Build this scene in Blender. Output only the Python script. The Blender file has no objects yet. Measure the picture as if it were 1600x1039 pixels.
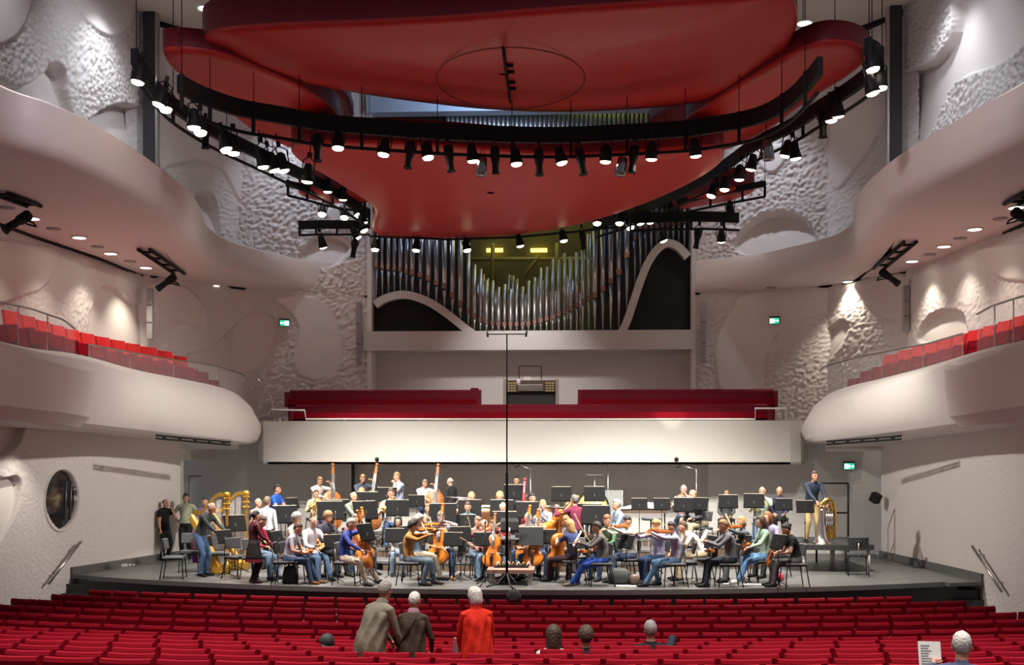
import bpy, math, random
import numpy as np
from mathutils import Vector, Matrix
random.seed(7); RNG = np.random.RandomState(11)
SC = bpy.context.scene
COL = SC.collection
PI = math.pi
# ---------------------------------------------------------------- camera
F, TH, EX, EYE, YH, CX = 1700.0, math.radians(2.8), 1.1, 2.85, 705.0, 800.0
cam = bpy.data.cameras.new('camera'); camo = bpy.data.objects.new('camera', cam); COL.objects.link(camo)
cam.sensor_width = 36; cam.lens = 36*F/1600; cam.shift_y = (YH-519.5)/1600; cam.clip_end = 200
camo.location = (EX, 0, EYE); camo.rotation_euler = (PI/2, 0, TH)
SC.camera = camo
# ---------------------------------------------------------------- world, exposure
W = bpy.data.worlds.new('hall_air'); SC.world = W; W.use_nodes = True
W.node_tree.nodes['Background'].inputs[0].default_value = (0.93, 0.93, 1.0, 1)
W.node_tree.nodes['Background'].inputs[1].default_value = 0.14
SC.view_settings.view_transform = 'Standard'; SC.view_settings.look = 'None'
SC.view_settings.exposure = 0.18; SC.view_settings.gamma = 1.0; SC.view_settings.use_curve_mapping = False
SC.cycles.max_bounces = 6; SC.cycles.diffuse_bounces = 4; SC.cycles.glossy_bounces = 2
SC.cycles.transmission_bounces = 4; SC.cycles.transparent_max_bounces = 8
SC.cycles.sample_clamp_indirect = 4.0
LIGHTS = []
def light(kind, loc, power, color=(1, .93, .84), size=.3, aim=None, angle=60, blend=.6, name='lamp_light', sy=None):
    l = bpy.data.lights.new(name, kind); l.energy = power; l.color = color
    if kind == 'SPOT':
        l.spot_size = math.radians(angle); l.spot_blend = blend; l.shadow_soft_size = size
    elif kind == 'AREA':
        l.size = size
        if sy: l.shape = 'RECTANGLE'; l.size_y = sy
    else: l.shadow_soft_size = size
    o = bpy.data.objects.new(name, l); COL.objects.link(o); o.location = loc
    d = (Vector(aim)-Vector(loc)) if aim is not None else Vector((0, 0, -1))
    o.rotation_euler = d.to_track_quat('-Z', 'Y').to_euler()
    return o
# stage wash: the lamps on the lighting rings
for (x, y, z, ax, ay, az, p) in [(-6.5, 21.5, 9.3, -4.5, 25.5, 0, 1), (-3.5, 22.2, 8.2, -3, 26.5, 0, 1), (-1.7, 22.4, 8.6, -1, 26.5, 0, .5), (1.9, 22.4, 8.6, 1.2, 26.5, 0, .5), (3.5, 22.2, 8.2, 3, 26.5, 0, 1),
                          (6.5, 21.5, 9.3, 5, 25.5, 0, 1), (-5.5, 29.0, 9.2, -3.5, 26.0, 0, 1), (5.5, 29.0, 9.2, 3.5, 26.0, 0, 1), (-2.0, 21.0, 8.6, -2, 28.2, 1, .26), (2.5, 21.0, 8.6, 2.5, 28.2, 1, .26)]:
    light('SPOT', (x, y, z), 4700*p, (1, .94, .84), .09, (ax, ay, az), 68, .7)
# the beams that graze the rear wall over the horns
light('SPOT', (3.6, 26.2, 9.0), 1500, (1, .93, .75), .05, (4.1, 31.2, 2.0), 9, .5)
# house lamps in the ceiling over the stalls, aimed straight down
for x in (-8, -4, 0, 4, 8):
    for y in (8.5, 12, 15.5):
        light('SPOT', (x, y, 13.6), 1900, (1, .92, .86), .25, (x, y-.2, 0), 70, .9)
# lamps over the upper walls and spots from the bars; added fill marked
light('SPOT', (-6.6, 20.5, 10.3), 260, (1, .95, .92), .04, (-7.75, 20.3, 8.0), 20, .4)
light('SPOT', (-.3, 30.6, 9.0), 700, (1, .95, .95), .2, (-.3, 33.6, 4.6), 75, 1)
light('AREA', (-1, 31.4, 13.4), 70, (.6, .75, 1), 1.5, (-1.5, 34, 13.6))  # added bluish fill for the wall above the organ, no fixture
for sx in (-1, 1):
    light('SPOT', (sx*1, 9, 12.0), 2600, (1, .9, .97), .3, (sx*8.3, 20.5, 8.0), 25, 1)  # added lilac fill on the upper balcony fronts, no fixture
    light('SPOT', (sx*9.6, 26.6, 14.5), 330, (.88, .92, 1), .1, (sx*10.6, 27.2, 9.6), 90, 1)
    light('SPOT', (sx*6.0, 25.0, 14.4), 620, (.88, .91, 1), .15, (sx*11.2, 26.6, 10.8), 70, 1)  # added wide fill on the textured front walls
    light('SPOT', (sx*9.2, 21.5, 14.5), 200, (.9, .92, 1), .1, (sx*10.8, 22.5, 9.6), 90, 1)
    light('SPOT', (sx*4.8, 22.2, 8.8), 2600, (1, .95, .88), .06, (-sx*9.9, 26.0, .9), 40, .9)
    light('SPOT', (sx*4.6, 22.0, 9.0), 1500, (1, .94, .86), .1, (-sx*8.4, 25.5, 3.9), 46, 1)
    light('SPOT', (sx*6.0, 31.3, 14.4), 620, (.80, .86, 1), .06, (sx*7.2, 32.6, 8.8), 70, 1)
# ---------------------------------------------------------------- pixel rays -> places
S_, C_ = math.sin(TH), math.cos(TH)
def proj(x, y, z):
    dx = x-EX; dep = y*C_-dx*S_; lat = dx*C_+y*S_
    return CX+F*lat/dep, YH-F*(z-EYE)/dep, F/dep
def atY(px, py, y):
    u = (px-CX)/F; k = (-S_+u*C_)/(C_+u*S_); x = EX+k*y; dep = y*C_-(x-EX)*S_
    return (x, y, EYE+(YH-py)*dep/F)
def atH(px, py, h):
    dep = F*(EYE-h)/(py-YH); u = (px-CX)/F
    return (EX+dep*(-S_+u*C_), dep*(C_+u*S_), h)
def onplane(px, py, p0, p1):          # the ray through a pixel meets the upright plane over p0-p1
    u = (px-CX)/F; dx, dy = -S_+u*C_, C_+u*S_
    ex, ey = p1[0]-p0[0], p1[1]-p0[1]
    t = ((p0[0]-EX)*ey-p0[1]*ex)/(dx*ey-dy*ex)
    return (EX+t*dx, t*dy, EYE+(YH-py)*t/F)
# ---------------------------------------------------------------- materials
MATS = {}
def mat(name, col=(.8, .8, .8), rough=.6, metal=0, noise=0, nscale=20, bump=0, bscale=60, emit=0, ecol=None, alpha=None, trans=0, spec=.5, sheen=0):
    if name in MATS: return MATS[name]
    m = bpy.data.materials.new(name); m.use_nodes = True; nt = m.node_tree; b = nt.nodes['Principled BSDF']
    b.inputs['Base Color'].default_value = (*col, 1); b.inputs['Roughness'].default_value = rough; b.inputs['Metallic'].default_value = metal
    b.inputs['Specular IOR Level'].default_value = spec
    if sheen: b.inputs['Sheen Weight'].default_value = sheen; b.inputs['Sheen Roughness'].default_value = .4
    tc = None
    def tcn():
        nonlocal tc
        if tc is None: tc = nt.nodes.new('ShaderNodeTexCoord')
        return tc.outputs['Object']
    if noise:
        n = nt.nodes.new('ShaderNodeTexNoise'); n.inputs['Scale'].default_value = nscale; n.inputs['Detail'].default_value = 4
        nt.links.new(tcn(), n.inputs['Vector'])
        r = nt.nodes.new('ShaderNodeMapRange'); r.inputs[3].default_value = 1-noise; r.inputs[4].default_value = 1+noise
        nt.links.new(n.outputs[0], r.inputs[0])
        mx = nt.nodes.new('ShaderNodeVectorMath'); mx.operation = 'SCALE'; mx.inputs[0].default_value = col
        nt.links.new(r.outputs[0], mx.inputs['Scale']); nt.links.new(mx.outputs[0], b.inputs['Base Color'])
    if bump:
        n2 = nt.nodes.new('ShaderNodeTexNoise'); n2.inputs['Scale'].default_value = bscale; n2.inputs['Detail'].default_value = 3
        nt.links.new(tcn(), n2.inputs['Vector'])
        bp = nt.nodes.new('ShaderNodeBump'); bp.inputs['Strength'].default_value = bump; bp.inputs['Distance'].default_value = .02
        nt.links.new(n2.outputs[0], bp.inputs['Height']); nt.links.new(bp.outputs[0], b.inputs['Normal'])
    if emit:
        b.inputs['Emission Color'].default_value = (*(ecol or col), 1); b.inputs['Emission Strength'].default_value = emit
        m.cycles.emission_sampling = 'NONE'
    if trans:
        b.inputs['Transmission Weight'].default_value = trans
    if alpha is not None: b.inputs['Alpha'].default_value = alpha
    MATS[name] = m
    return m
def stripes(name, c1, c2, scale=14, axis='Z', rough=.75):
    if name in MATS: return MATS[name]
    m = mat(name, c1, rough); nt = m.node_tree; b = nt.nodes['Principled BSDF']
    tc = nt.nodes.new('ShaderNodeTexCoord'); w = nt.nodes.new('ShaderNodeTexWave'); w.bands_direction = axis; w.inputs['Scale'].default_value = scale
    w.inputs['Distortion'].default_value = .6
    mx = nt.nodes.new('ShaderNodeMix'); mx.data_type = 'RGBA'; mx.inputs[6].default_value = (*c1, 1); mx.inputs[7].default_value = (*c2, 1)
    nt.links.new(tc.outputs['Object'], w.inputs['Vector']); nt.links.new(w.outputs['Fac'], mx.inputs[0]); nt.links.new(mx.outputs[2], b.inputs['Base Color'])
    return m
M_WALL = mat('white_plaster', (.70, .655, .63), .85, bump=.25, bscale=9)
M_SMOOTH = mat('smooth_white_plaster', (.72, .665, .635), .75, bump=.03, bscale=40)
M_BACK = mat('grey_stage_wall', (.68, .655, .63), .85, bump=1.0, bscale=12)
M_FLOOR = mat('mottled_stage_boards', (.105, .103, .103), .42, noise=.5, nscale=3, bump=.05, bscale=80)  # tone varies in random patches
M_DARK = mat('dark_trim', (.025, .025, .028), .5)
M_BLACK = mat('black_metal', (.010, .010, .011), .6, spec=.22)
M_BLACKG = mat('black_grille', (.01, .01, .011), .9)
M_STEEL = mat('brushed_steel', (.55, .53, .5), .3, 1)
M_RED = mat('red_seat_fabric', (.27, .002, .013), .75, noise=.12, nscale=40, spec=.12)
M_REDDK = mat('dark_red_fabric', (.22, .004, .022), .7, noise=.1, nscale=30)
M_REDBR = mat('top_lit_red_fabric', (.62, .012, .012), .6, noise=.1, nscale=30)  # lighter copy of the seat red, top light put into the colour
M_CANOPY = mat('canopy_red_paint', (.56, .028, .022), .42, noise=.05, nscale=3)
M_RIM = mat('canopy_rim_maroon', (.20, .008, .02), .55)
M_GLASS = mat('clear_glass', (.8, .85, .85), .05, alpha=.16)
M_GOLD = mat('gilded_wood', (.60, .34, .05), .3, .7)
M_BRASS = mat('polished_brass', (.86, .58, .16), .22, 1)
M_SILVER = mat('silver_plate', (.85, .83, .80), .2, 1)
M_WOODV = mat('amber_varnished_wood', (.45, .12, .018), .28, noise=.3, nscale=8)
M_WOODC = mat('orange_varnished_wood', (.48, .145, .018), .3, noise=.3, nscale=6)
M_WOODB = mat('brown_varnished_wood', (.32, .11, .03), .3, noise=.3, nscale=6)
M_EBONY = mat('ebony', (.015, .012, .012), .35)
M_BOWW = mat('pale_bow_wood', (.62, .38, .16), .4)
M_HAIRW = mat('bow_hair_white', (.85, .8, .7), .6)
M_PAPER = mat('white_paper', (.85, .84, .80), .8)
M_WOODD = mat('dark_riser_wood', (.10, .065, .045), .5, noise=.4, nscale=9)
M_PADG = mat('grey_chair_fabric', (.075, .078, .088), .8, noise=.15, nscale=60)
M_PADB = mat('black_chair_fabric', (.03, .03, .034), .75)
# ---------------------------------------------------------------- mesh builder
def basis(d):
    d = Vector(d).normalized(); a = Vector((0, 0, 1)) if abs(d.z) < .93 else Vector((1, 0, 0))
    u = d.cross(a).normalized(); v = u.cross(d).normalized()
    return u, v
class MB:
    def __init__(s): s.v = []; s.f = []; s.m = []; s.sm = []; s.cm = 0
    def add(s, vs, fs, smooth=False, m=None):
        o = len(s.v); s.v.extend([tuple(p) for p in vs]); m = s.cm if m is None else m
        for f in fs: s.f.append(tuple(i+o for i in f)); s.m.append(m); s.sm.append(smooth)
        return s
    def box(s, c, d, rot=None, m=None, taper=1.0):
        x, y, z = d[0]/2, d[1]/2, d[2]/2; t = taper
        vs = [(-x, -y, -z), (x, -y, -z), (x, y, -z), (-x, y, -z), (-x*t, -y*t, z), (x*t, -y*t, z), (x*t, y*t, z), (-x*t, y*t, z)]
        R = rot.to_matrix() if rot is not None and hasattr(rot, 'to_matrix') else rot
        vs = [(R @ Vector(v) if R is not None else Vector(v))+Vector(c) for v in vs]
        return s.add(vs, [(3, 2, 1, 0), (4, 5, 6, 7), (0, 1, 5, 4), (1, 2, 6, 5), (2, 3, 7, 6), (3, 0, 4, 7)], False, m)
    def rbox(s, c, d, r=.02, rot=None, m=None):       # box with chamfered edges along its profile in x-z
        x, y, z = d[0]/2, d[1]/2, d[2]/2; r = min(r, x*.9, z*.9)
        pr = [(-x+r, -z), (x-r, -z), (x, -z+r), (x, z-r), (x-r, z), (-x+r, z), (-x, z-r), (-x, -z+r)]
        vs = [(p[0], -y, p[1]) for p in pr]+[(p[0], y, p[1]) for p in pr]
        R = rot.to_matrix() if rot is not None and hasattr(rot, 'to_matrix') else rot
        vs = [(R @ Vector(v) if R is not None else Vector(v))+Vector(c) for v in vs]
        fs = [tuple(range(8)), tuple(range(15, 7, -1))]+[((i+1) % 8, i, i+8, (i+1) % 8+8) for i in range(8)]
        return s.add(vs, fs, False, m)
    def tube(s, pts, r, n=8, cap=True, m=None, smooth=True, flat=1.0):
        pts = [Vector(p) for p in pts]; k = len(pts); rs = r if hasattr(r, '__len__') else [r]*k
        vs = []; pu = None
        for i, p in enumerate(pts):
            d = (pts[min(i+1, k-1)]-pts[max(i-1, 0)])
            if d.length < 1e-9: d = Vector((0, 0, 1))
            if pu is None: u, v = basis(d)
            else:
                d = d.normalized(); u = pu-d*pu.dot(d)
                if u.length < 1e-6: u, v = basis(d)
                u.normalize(); v = u.cross(d).normalized()
            pu = u
            for j in range(n):
                a = 2*PI*j/n; vs.append(p+u*(math.cos(a)*rs[i])+v*(math.sin(a)*rs[i]*flat))
        fs = [(i*n+j, i*n+(j+1) % n, (i+1)*n+(j+1) % n, (i+1)*n+j) for i in range(k-1) for j in range(n)]
        if cap: fs += [tuple(range(n-1, -1, -1)), tuple(range((k-1)*n, k*n))]
        return s.add(vs, fs, smooth, m)
    def cone(s, p0, p1, r0, r1, n=10, m=None, smooth=True): return s.tube([p0, p1], [r0, r1], n, True, m, smooth)
    def lathe(s, prof, n=16, c=(0, 0, 0), m=None, axis=None, cap=True):      # prof: (radius, height)
        vs = []; c = Vector(c)
        u, v, w = Vector((1, 0, 0)), Vector((0, 1, 0)), Vector((0, 0, 1))
        if axis is not None: w = Vector(axis).normalized(); u, v = basis(w); v = w.cross(u)
        for r, h in prof:
            for j in range(n):
                a = 2*PI*j/n; vs.append(c+u*(r*math.cos(a))+v*(r*math.sin(a))+w*h)
        k = len(prof)
        fs = [(i*n+j, i*n+(j+1) % n, (i+1)*n+(j+1) % n, (i+1)*n+j) for i in range(k-1) for j in range(n)]
        if cap: fs += [tuple(range(n-1, -1, -1)), tuple(range((k-1)*n, k*n))]
        return s.add(vs, fs, True, m)
    def ball(s, c, r, n=10, k=6, m=None, rot=None):
        r = r if hasattr(r, '__len__') else (r, r, r); vs = []
        R = rot.to_matrix() if rot is not None and hasattr(rot, 'to_matrix') else rot
        for i in range(k+1):
            t = PI*i/k
            for j in range(n):
                a = 2*PI*j/n; p = Vector((r[0]*math.sin(t)*math.cos(a), r[1]*math.sin(t)*math.sin(a), -r[2]*math.cos(t)))
                vs.append((R @ p if R is not None else p)+Vector(c))
        fs = [(i*n+j, i*n+(j+1) % n, (i+1)*n+(j+1) % n, (i+1)*n+j) for i in range(k) for j in range(n)]
        return s.add(vs, fs, True, m)
    def rings(s, rings, cap=True, smooth=True, m=None, closed=True):
        n = len(rings[0]); vs = [p for r in rings for p in r]; k = len(rings)
        fs = [(i*n+j, i*n+(j+1) % n, (i+1)*n+(j+1) % n, (i+1)*n+j) for i in range(k-1) for j in range(n if closed else n-1)]
        if cap: fs += [tuple(range(n-1, -1, -1)), tuple(range((k-1)*n, k*n))]
        return s.add(vs, fs, smooth, m)
    def prism(s, poly, d, m=None, smooth=False):      # poly: 3d points, d: extrusion vector
        n = len(poly); d = Vector(d); a = [Vector(p) for p in poly]
        return s.add(a+[p+d for p in a], [tuple(range(n-1, -1, -1)), tuple(range(n, 2*n))]+[(i, (i+1) % n, (i+1) % n+n, i+n) for i in range(n)], smooth, m)
    def mesh(s, name):
        me = bpy.data.meshes.new(name); me.from_pydata(s.v, [], s.f)
        me.polygons.foreach_set('material_index', s.m); me.polygons.foreach_set('use_smooth', s.sm); me.update()
        return me
def obj(name, mb, mats, parent=None, loc=None, rot=None, angle=None):
    me = mb.mesh(name) if isinstance(mb, MB) else mb
    if not me.materials:
        for m in (mats if isinstance(mats, (list, tuple)) else [mats]): me.materials.append(m)
    o = bpy.data.objects.new(name, me); COL.objects.link(o)
    if parent is not None: o.parent = parent
    if loc is not None: o.location = loc
    if rot is not None: o.rotation_euler = rot
    return o
def tag(o, label=None, cat=None, group=None, kind=None):
    for k, v in (('label', label), ('category', cat), ('group', group), ('kind', kind)):
        if v:
            o[k] = v
            if k == 'label' and len(v.split()) > 16: print('LONG', v)
    return o
def thing(name, label, cat, loc=(0, 0, 0), rz=0, group=None):
    o = bpy.data.objects.new(name, None); COL.objects.link(o); o.location = loc; o.rotation_euler = (0, 0, rz); o.empty_display_size = .1
    return tag(o, label, cat, group)
def struct(name, mb, mats, parent=None, sharp=None):
    o = obj(name, mb, mats, parent)
    if parent is None: o['kind'] = 'structure'
    if sharp: o.data.set_sharp_from_angle(angle=sharp)
    return o
KIDS = {}
def kids(o):
    if o.name not in KIDS: KIDS[o.name] = list(o.children)
    return KIDS[o.name]
def dup(root, loc, rz, label=None, group=None, scale=None, rot=None, mats=None):
    r = root.copy(); COL.objects.link(r); r.location = loc; r.rotation_euler = rot if rot is not None else (0, 0, rz)
    if scale: r.scale = (scale,)*3
    if label: r['label'] = label
    if group: r['group'] = group
    for ch in kids(root):
        c = ch.copy(); COL.objects.link(c); c.parent = r
        for g in kids(ch):
            d = g.copy(); COL.objects.link(d); d.parent = c
    return r
PROTO = {}
def place(builder, loc, rz, label, group=None, scale=None, rot=None, key=None):
    """first call builds the thing, later calls copy it and its parts"""
    key = key or builder.__name__
    if key not in PROTO:
        r = builder(); r.location = loc; r.rotation_euler = rot if rot is not None else (0, 0, rz); PROTO[key] = r
        bpy.context.view_layer.update; KIDS.clear()
        if scale: r.scale = (scale,)*3
        r['label'] = label
        if group: r['group'] = group
        return r
    r = dup(PROTO[key], loc, rz, label, group, scale, rot)
    if not scale: r.scale = (1, 1, 1)
    if not group and 'group' in r: del r['group']
    return r
def crom(pts, n=6, closed=False):
    P = [np.array(p, float) for p in pts]; k = len(P); out = []
    for i in range(k if closed else k-1):
        g = (lambda j: P[j % k]) if closed else (lambda j: P[min(max(j, 0), k-1)])
        a, b, c, d = g(i-1), g(i), g(i+1), g(i+2)
        for t in np.linspace(0, 1, n, endpoint=False):
            out.append(.5*((2*b)+(c-a)*t+(2*a-5*b+4*c-d)*t*t+(3*b-a-3*c+d)*t**3))
    if not closed: out.append(P[-1])
    return [tuple(float(x) for x in p) for p in out]
ORD = 'first second third fourth fifth sixth seventh eighth ninth tenth eleventh twelfth thirteenth fourteenth fifteenth sixteenth seventeenth eighteenth nineteenth twentieth'.split()
def ordn(i):
    if i < 20: return ORD[i]
    t = ['twenty', 'thirty', 'forty'][(i+1)//10-2]; u = (i+1) % 10
    return t+'-'+ORD[u-1] if u else {20: 'twentieth', 30: 'thirtieth', 40: 'fortieth'}[i+1]
# ================================================================ THE HALL
def voro(u, v, cell, ax=1.0, seed=3):
    U = u/cell; V = v/(cell*ax); iu = np.floor(U).astype(int); iv = np.floor(V).astype(int); best = np.full(U.shape, 9.0)
    for a in (-1, 0, 1):
        for b in (-1, 0, 1):
            cu, cv = iu+a, iv+b
            h1 = np.modf(np.abs(np.sin(cu*127.1+cv*311.7+seed)*43758.5453))[0]; h2 = np.modf(np.abs(np.sin(cu*269.5+cv*183.3+seed)*24634.6345))[0]
            best = np.minimum(best, (cu+h1-U)**2+(cv+h2-V)**2)
    return np.sqrt(best)
def polysd(U, V, P):
    inside = np.zeros(U.shape, bool); d = np.full(U.shape, 1e9); n = len(P)
    for i in range(n):
        (x0, y0), (x1, y1) = P[i], P[(i+1) % n]; ex, ey = x1-x0, y1-y0; L = ex*ex+ey*ey+1e-12
        t = np.clip(((U-x0)*ex+(V-y0)*ey)/L, 0, 1); d = np.minimum(d, (U-x0-t*ex)**2+(V-y0-t*ey)**2)
        c = (y0 > V) != (y1 > V)
        inside ^= c & (U < (x1-x0)*(V-y0)/(y1-y0+1e-12)+x0)
    d = np.sqrt(d); return np.where(inside, d, -d)
def relief(name, p0, p1, h0, h1, blobs=(), amp=.05, cell=.12, res=.04, kind='structure', ax=.8, ext=(0, 0), low=1):
    """upright plaster wall p0-p1; blobs: (pixel outline, depth, tilt, edge) smooth areas that stand proud or lie back"""
    L = math.hypot(p1[0]-p0[0], p1[1]-p0[1]); eu = np.array([(p1[0]-p0[0])/L, (p1[1]-p0[1])/L]); nn = np.array([-eu[1], eu[0]])
    if nn @ (np.array([0, 20.0])-np.array(p0)) < 0: nn = -nn
    nu, nv = int(L/res)+2, int((h1-h0)/res)+2
    u = np.linspace(-ext[0], L+ext[1], nu); v = np.linspace(h0, h1, nv); U, V = np.meshgrid(u, v, indexing='ij')
    wr = .12*np.sin(U*2.1+V*1.3)+.1*np.sin(V*3.1-U*1.7)
    f1 = voro(U+wr, V+wr, cell, ax); pit = np.clip(1-f1/.62, 0, 1)**1.2
    f2 = voro(U-wr*.7, V+wr, cell*.55, ax, 9); pit2 = np.clip(1-f2/.6, 0, 1)
    big = .5+.5*np.sin(U*1.1+.6*V)*np.sin(V*.9-.5*U+1)
    relief_ = amp*(pit*(.6+.6*big)+.45*pit2)*np.where(V > HS, 1, low)
    D = np.zeros_like(U); mask = np.zeros_like(U)
    for bl in blobs:
        px, depth, tilt, edge = bl
        pts = [onplane(x, y, p0, p1) for x, y in px]
        P = [((q[0]-p0[0])*eu[0]+(q[1]-p0[1])*eu[1], q[2]) for q in pts]
        P = crom(P, 5, True)
        sd = polysd(U, V, P); k = np.clip(sd/edge+.5, 0, 1); k = k*k*(3-2*k)
        if tilt:
            vs = [q[0]*tilt[0]+q[1]*tilt[1] for q in P]; lo, hi = min(vs), max(vs)
            w = np.clip((U*tilt[0]+V*tilt[1]-lo)/(hi-lo+1e-9), 0, 1); dd = depth*(.05+.95*w**1.3)
        else: dd = depth
        D = D*(1-k)+dd*k; mask = np.maximum(mask, k)
    off = D+relief_*(1-mask)
    X = p0[0]+U*eu[0]+off*nn[0]; Y = p0[1]+U*eu[1]+off*nn[1]
    me = bpy.data.meshes.new(name)
    co = np.stack([X, Y, V], -1).reshape(-1, 3)
    i, j = np.meshgrid(np.arange(nu-1), np.arange(nv-1), indexing='ij'); a = i*nv+j
    q = np.stack([a, a+nv, a+nv+1, a+1], -1).reshape(-1, 4)
    e0 = np.array([eu[0], eu[1], 0]); cr = np.cross(e0, [0, 0, 1])
    if cr[0]*nn[0]+cr[1]*nn[1] < 0: q = q[:, ::-1]
    me.vertices.add(len(co)); me.vertices.foreach_set('co', co.ravel().astype(np.float32))
    me.loops.add(q.size); me.loops.foreach_set('vertex_index', q.ravel().astype(np.int32))
    me.polygons.add(len(q)); me.polygons.foreach_set('loop_start', np.arange(0, q.size, 4, dtype=np.int32))
    mf = mask[:-1, :-1].ravel() > .5
    me.polygons.foreach_set('material_index', mf.astype(np.int32)); me.polygons.foreach_set('use_smooth', np.ones(len(q), bool)); me.update(); me.validate()
    me.materials.append(M_WALL); me.materials.append(M_SMOOTH)
    o = bpy.data.objects.new(name, me); COL.objects.link(o); o['kind'] = kind; return o
def xy(p): return (p[0], p[1])
HS, HP = 7.71, 8.65          # soffit and parapet height of the upper balcony
CEIL = 14.8
Ln, Lc, Lb, Lf = xy(atH(575, 462, HS)), xy(atH(372, 449, HS)), xy(atH(222, 429, HS)), xy(atH(0, 350, HS))
Rn, Rc, Rb, Rf = xy(atH(1087, 458, HS)), xy(atH(1293, 446, HS)), xy(atH(1413, 425, HS)), xy(atH(1600, 350, HS))
def beyond(a, b, k): return (b[0]+(b[0]-a[0])*k, b[1]+(b[1]-a[1])*k)
Lg, Rg = beyond(Lb, Lf, .35), beyond(Rb, Rf, .35)
NY = .5*(Ln[1]+Rn[1])
T = (0, 1)
relief('wall_left_rear', Lc, Ln, 2.6, CEIL, [
    ([(366, 512), (395, 490), (415, 489), (430, 500), (432, 520), (420, 556), (395, 578), (366, 584)], -.12, (.3, .7), .05),
    ([(428, 467), (448, 485), (466, 512), (460, 575), (490, 594), (525, 580), (536, 545), (525, 500), (505, 472), (478, 462)], .10, (-1, 0), .05),
    ([(466, 412), (480, 384), (500, 368), (525, 368), (548, 385), (520, 415)], -.30, T, .08),
    ([(510, 330), (540, 318), (565, 330), (575, 350), (560, 362), (520, 352)], .1, None, .1)], ext=(.5, 0), amp=.07, cell=.135, res=.036, low=.65)
relief('wall_left_middle', Lb, Lc, 2.6, CEIL, [
    ([(236, 442), (290, 450), (318, 480), (324, 500), (318, 512), (280, 499), (265, 507), (250, 500), (242, 485)], .09, None, .05),
    ([(292, 556), (330, 545), (352, 525), (368, 510), (380, 508), (380, 590), (340, 580)], -.22, T, .06),
    ([(246, -40), (385, -40), (385, 300), (345, 265), (310, 251), (280, 256), (262, 258), (246, 250)], .07, None, .06),
    ([(300, 316), (316, 300), (330, 304), (338, 330), (340, 372), (322, 380), (298, 352)], -.35, T, .08)], ext=(.5, .5), amp=.05, cell=.12, res=.04, low=.5)
relief('wall_left_front', Lg, Lb, 2.6, CEIL, [
    ([(136, 528), (144, 480), (160, 450), (180, 452), (205, 474), (240, 482), (240, 545), (150, 535)], -.10, T, .05),
    ([(-80, 376), (60, 384), (88, 394), (80, 430), (60, 452), (45, 458), (0, 474), (-80, 490)], .07, None, .07),
    ([(-60, -60), (46, -40), (42, 5), (26, 45), (0, 66), (-60, 76)], .14, None, .06),
    ([(90, -60), (207, -50), (203, 22), (188, 48), (165, 56), (140, 40), (118, 12)], .16, (.5, -.5), .06),
    ([(-60, 120), (0, 128), (30, 138), (60, 122), (82, 100), (98, 106), (105, 140), (106, 200), (0, 190), (-60, 170)], -.45, T, .10),
    ([(136, 200), (150, 178), (185, 163), (215, 168), (250, 182), (250, 290), (150, 260)], -.45, T, .10)], ext=(0, .5), amp=.085, cell=.115, res=.035, ax=1.15, low=.35)
relief('wall_right_rear', Rn, Rc, 2.6, CEIL, [
    ([(1170, 458), (1146, 480), (1126, 515), (1118, 550), (1126, 605), (1160, 620), (1190, 615), (1193, 560), (1208, 528), (1246, 498), (1300, 486), (1300, 455)], .10, (-1, .2), .06),
    ([(1150, 390), (1160, 362), (1190, 338), (1225, 332), (1258, 344), (1276, 372), (1280, 396), (1200, 405)], -.40, T, .09),
    ([(1180, 232), (1226, 228), (1226, 252), (1208, 270), (1190, 262)], .10, None, .06)], ext=(0, .5), amp=.07, cell=.135, res=.036, low=.65)
relief('wall_right_middle', Rc, Rb, 2.6, CEIL, [
    ([(1288, 530), (1303, 508), (1316, 501), (1326, 512), (1314, 540), (1296, 560), (1288, 562)], -.10, (-.4, .6), .05),
    ([(1338, 440), (1350, 470), (1372, 490), (1400, 496), (1420, 490), (1420, 430)], .08, None, .05),
    ([(1300, 36), (1390, 20), (1398, 150), (1380, 200), (1340, 262), (1300, 282)], .07, None, .06)], ext=(.5, .5), amp=.05, cell=.12, res=.04, low=.5)
relief('wall_right_front', Rb, Rg, 2.6, CEIL, [
    ([(1436, 520), (1446, 500), (1462, 488), (1482, 484), (1500, 488), (1508, 500), (1508, 545), (1440, 535)], -.22, T, .05),
    ([(1536, 388), (1546, 412), (1564, 432), (1590, 438), (1680, 440), (1680, 380)], .08, None, .06),
    ([(1503, -50), (1487, 50), (1455, 97), (1408, 126), (1408, 240), (1456, 204), (1475, 160), (1500, 122), (1540, 108), (1575, 90), (1640, 30), (1640, -50)], -.42, (-.45, .8), .09)],
    ext=(.5, 0), amp=.085, cell=.115, res=.035, ax=1.15, low=.35)
# the walls beside the stage
SLf, SLn = xy(atH(282, 870, 0)), xy(atH(109.4, 898, 0)); SRf, SRn = xy(atH(1377, 870, 0)), xy(atH(1537.8, 909, 0))
SLe, SRe = beyond(SLf, SLn, 2.6), beyond(SRf, SRn, 2.6)
relief('wall_left_stage', SLf, SLe, -1.6, 3.75, [
    ([(70, 781), (76, 752), (90, 736), (106, 738), (118, 757), (121, 782), (116, 808), (104, 828), (92, 826), (78, 808)], -.22, None, .02),
    ([(-50, 750), (8, 747), (26, 744), (33, 758), (28, 790), (12, 825), (-5, 850), (-50, 880)], -.3, (.2, .8), .035),
    ([(-40, 640), (36, 650), (35, 680), (22, 702), (0, 712), (-40, 712)], -.2, None, .04),
    ([(150, 1000), (150, 860), (200, 800), (215, 740), (214, 650), (330, 640), (330, 1000)], .0, None, .8)], amp=.02, cell=.085, res=.028)
relief('wall_right_stage', SRf, SRe, -1.6, 3.75, [
    ([(1340, 1000), (1340, 640), (1460, 640), (1462, 760), (1500, 850), (1510, 1000)], .0, None, .9)], amp=.018, cell=.085, res=.028)
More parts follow.
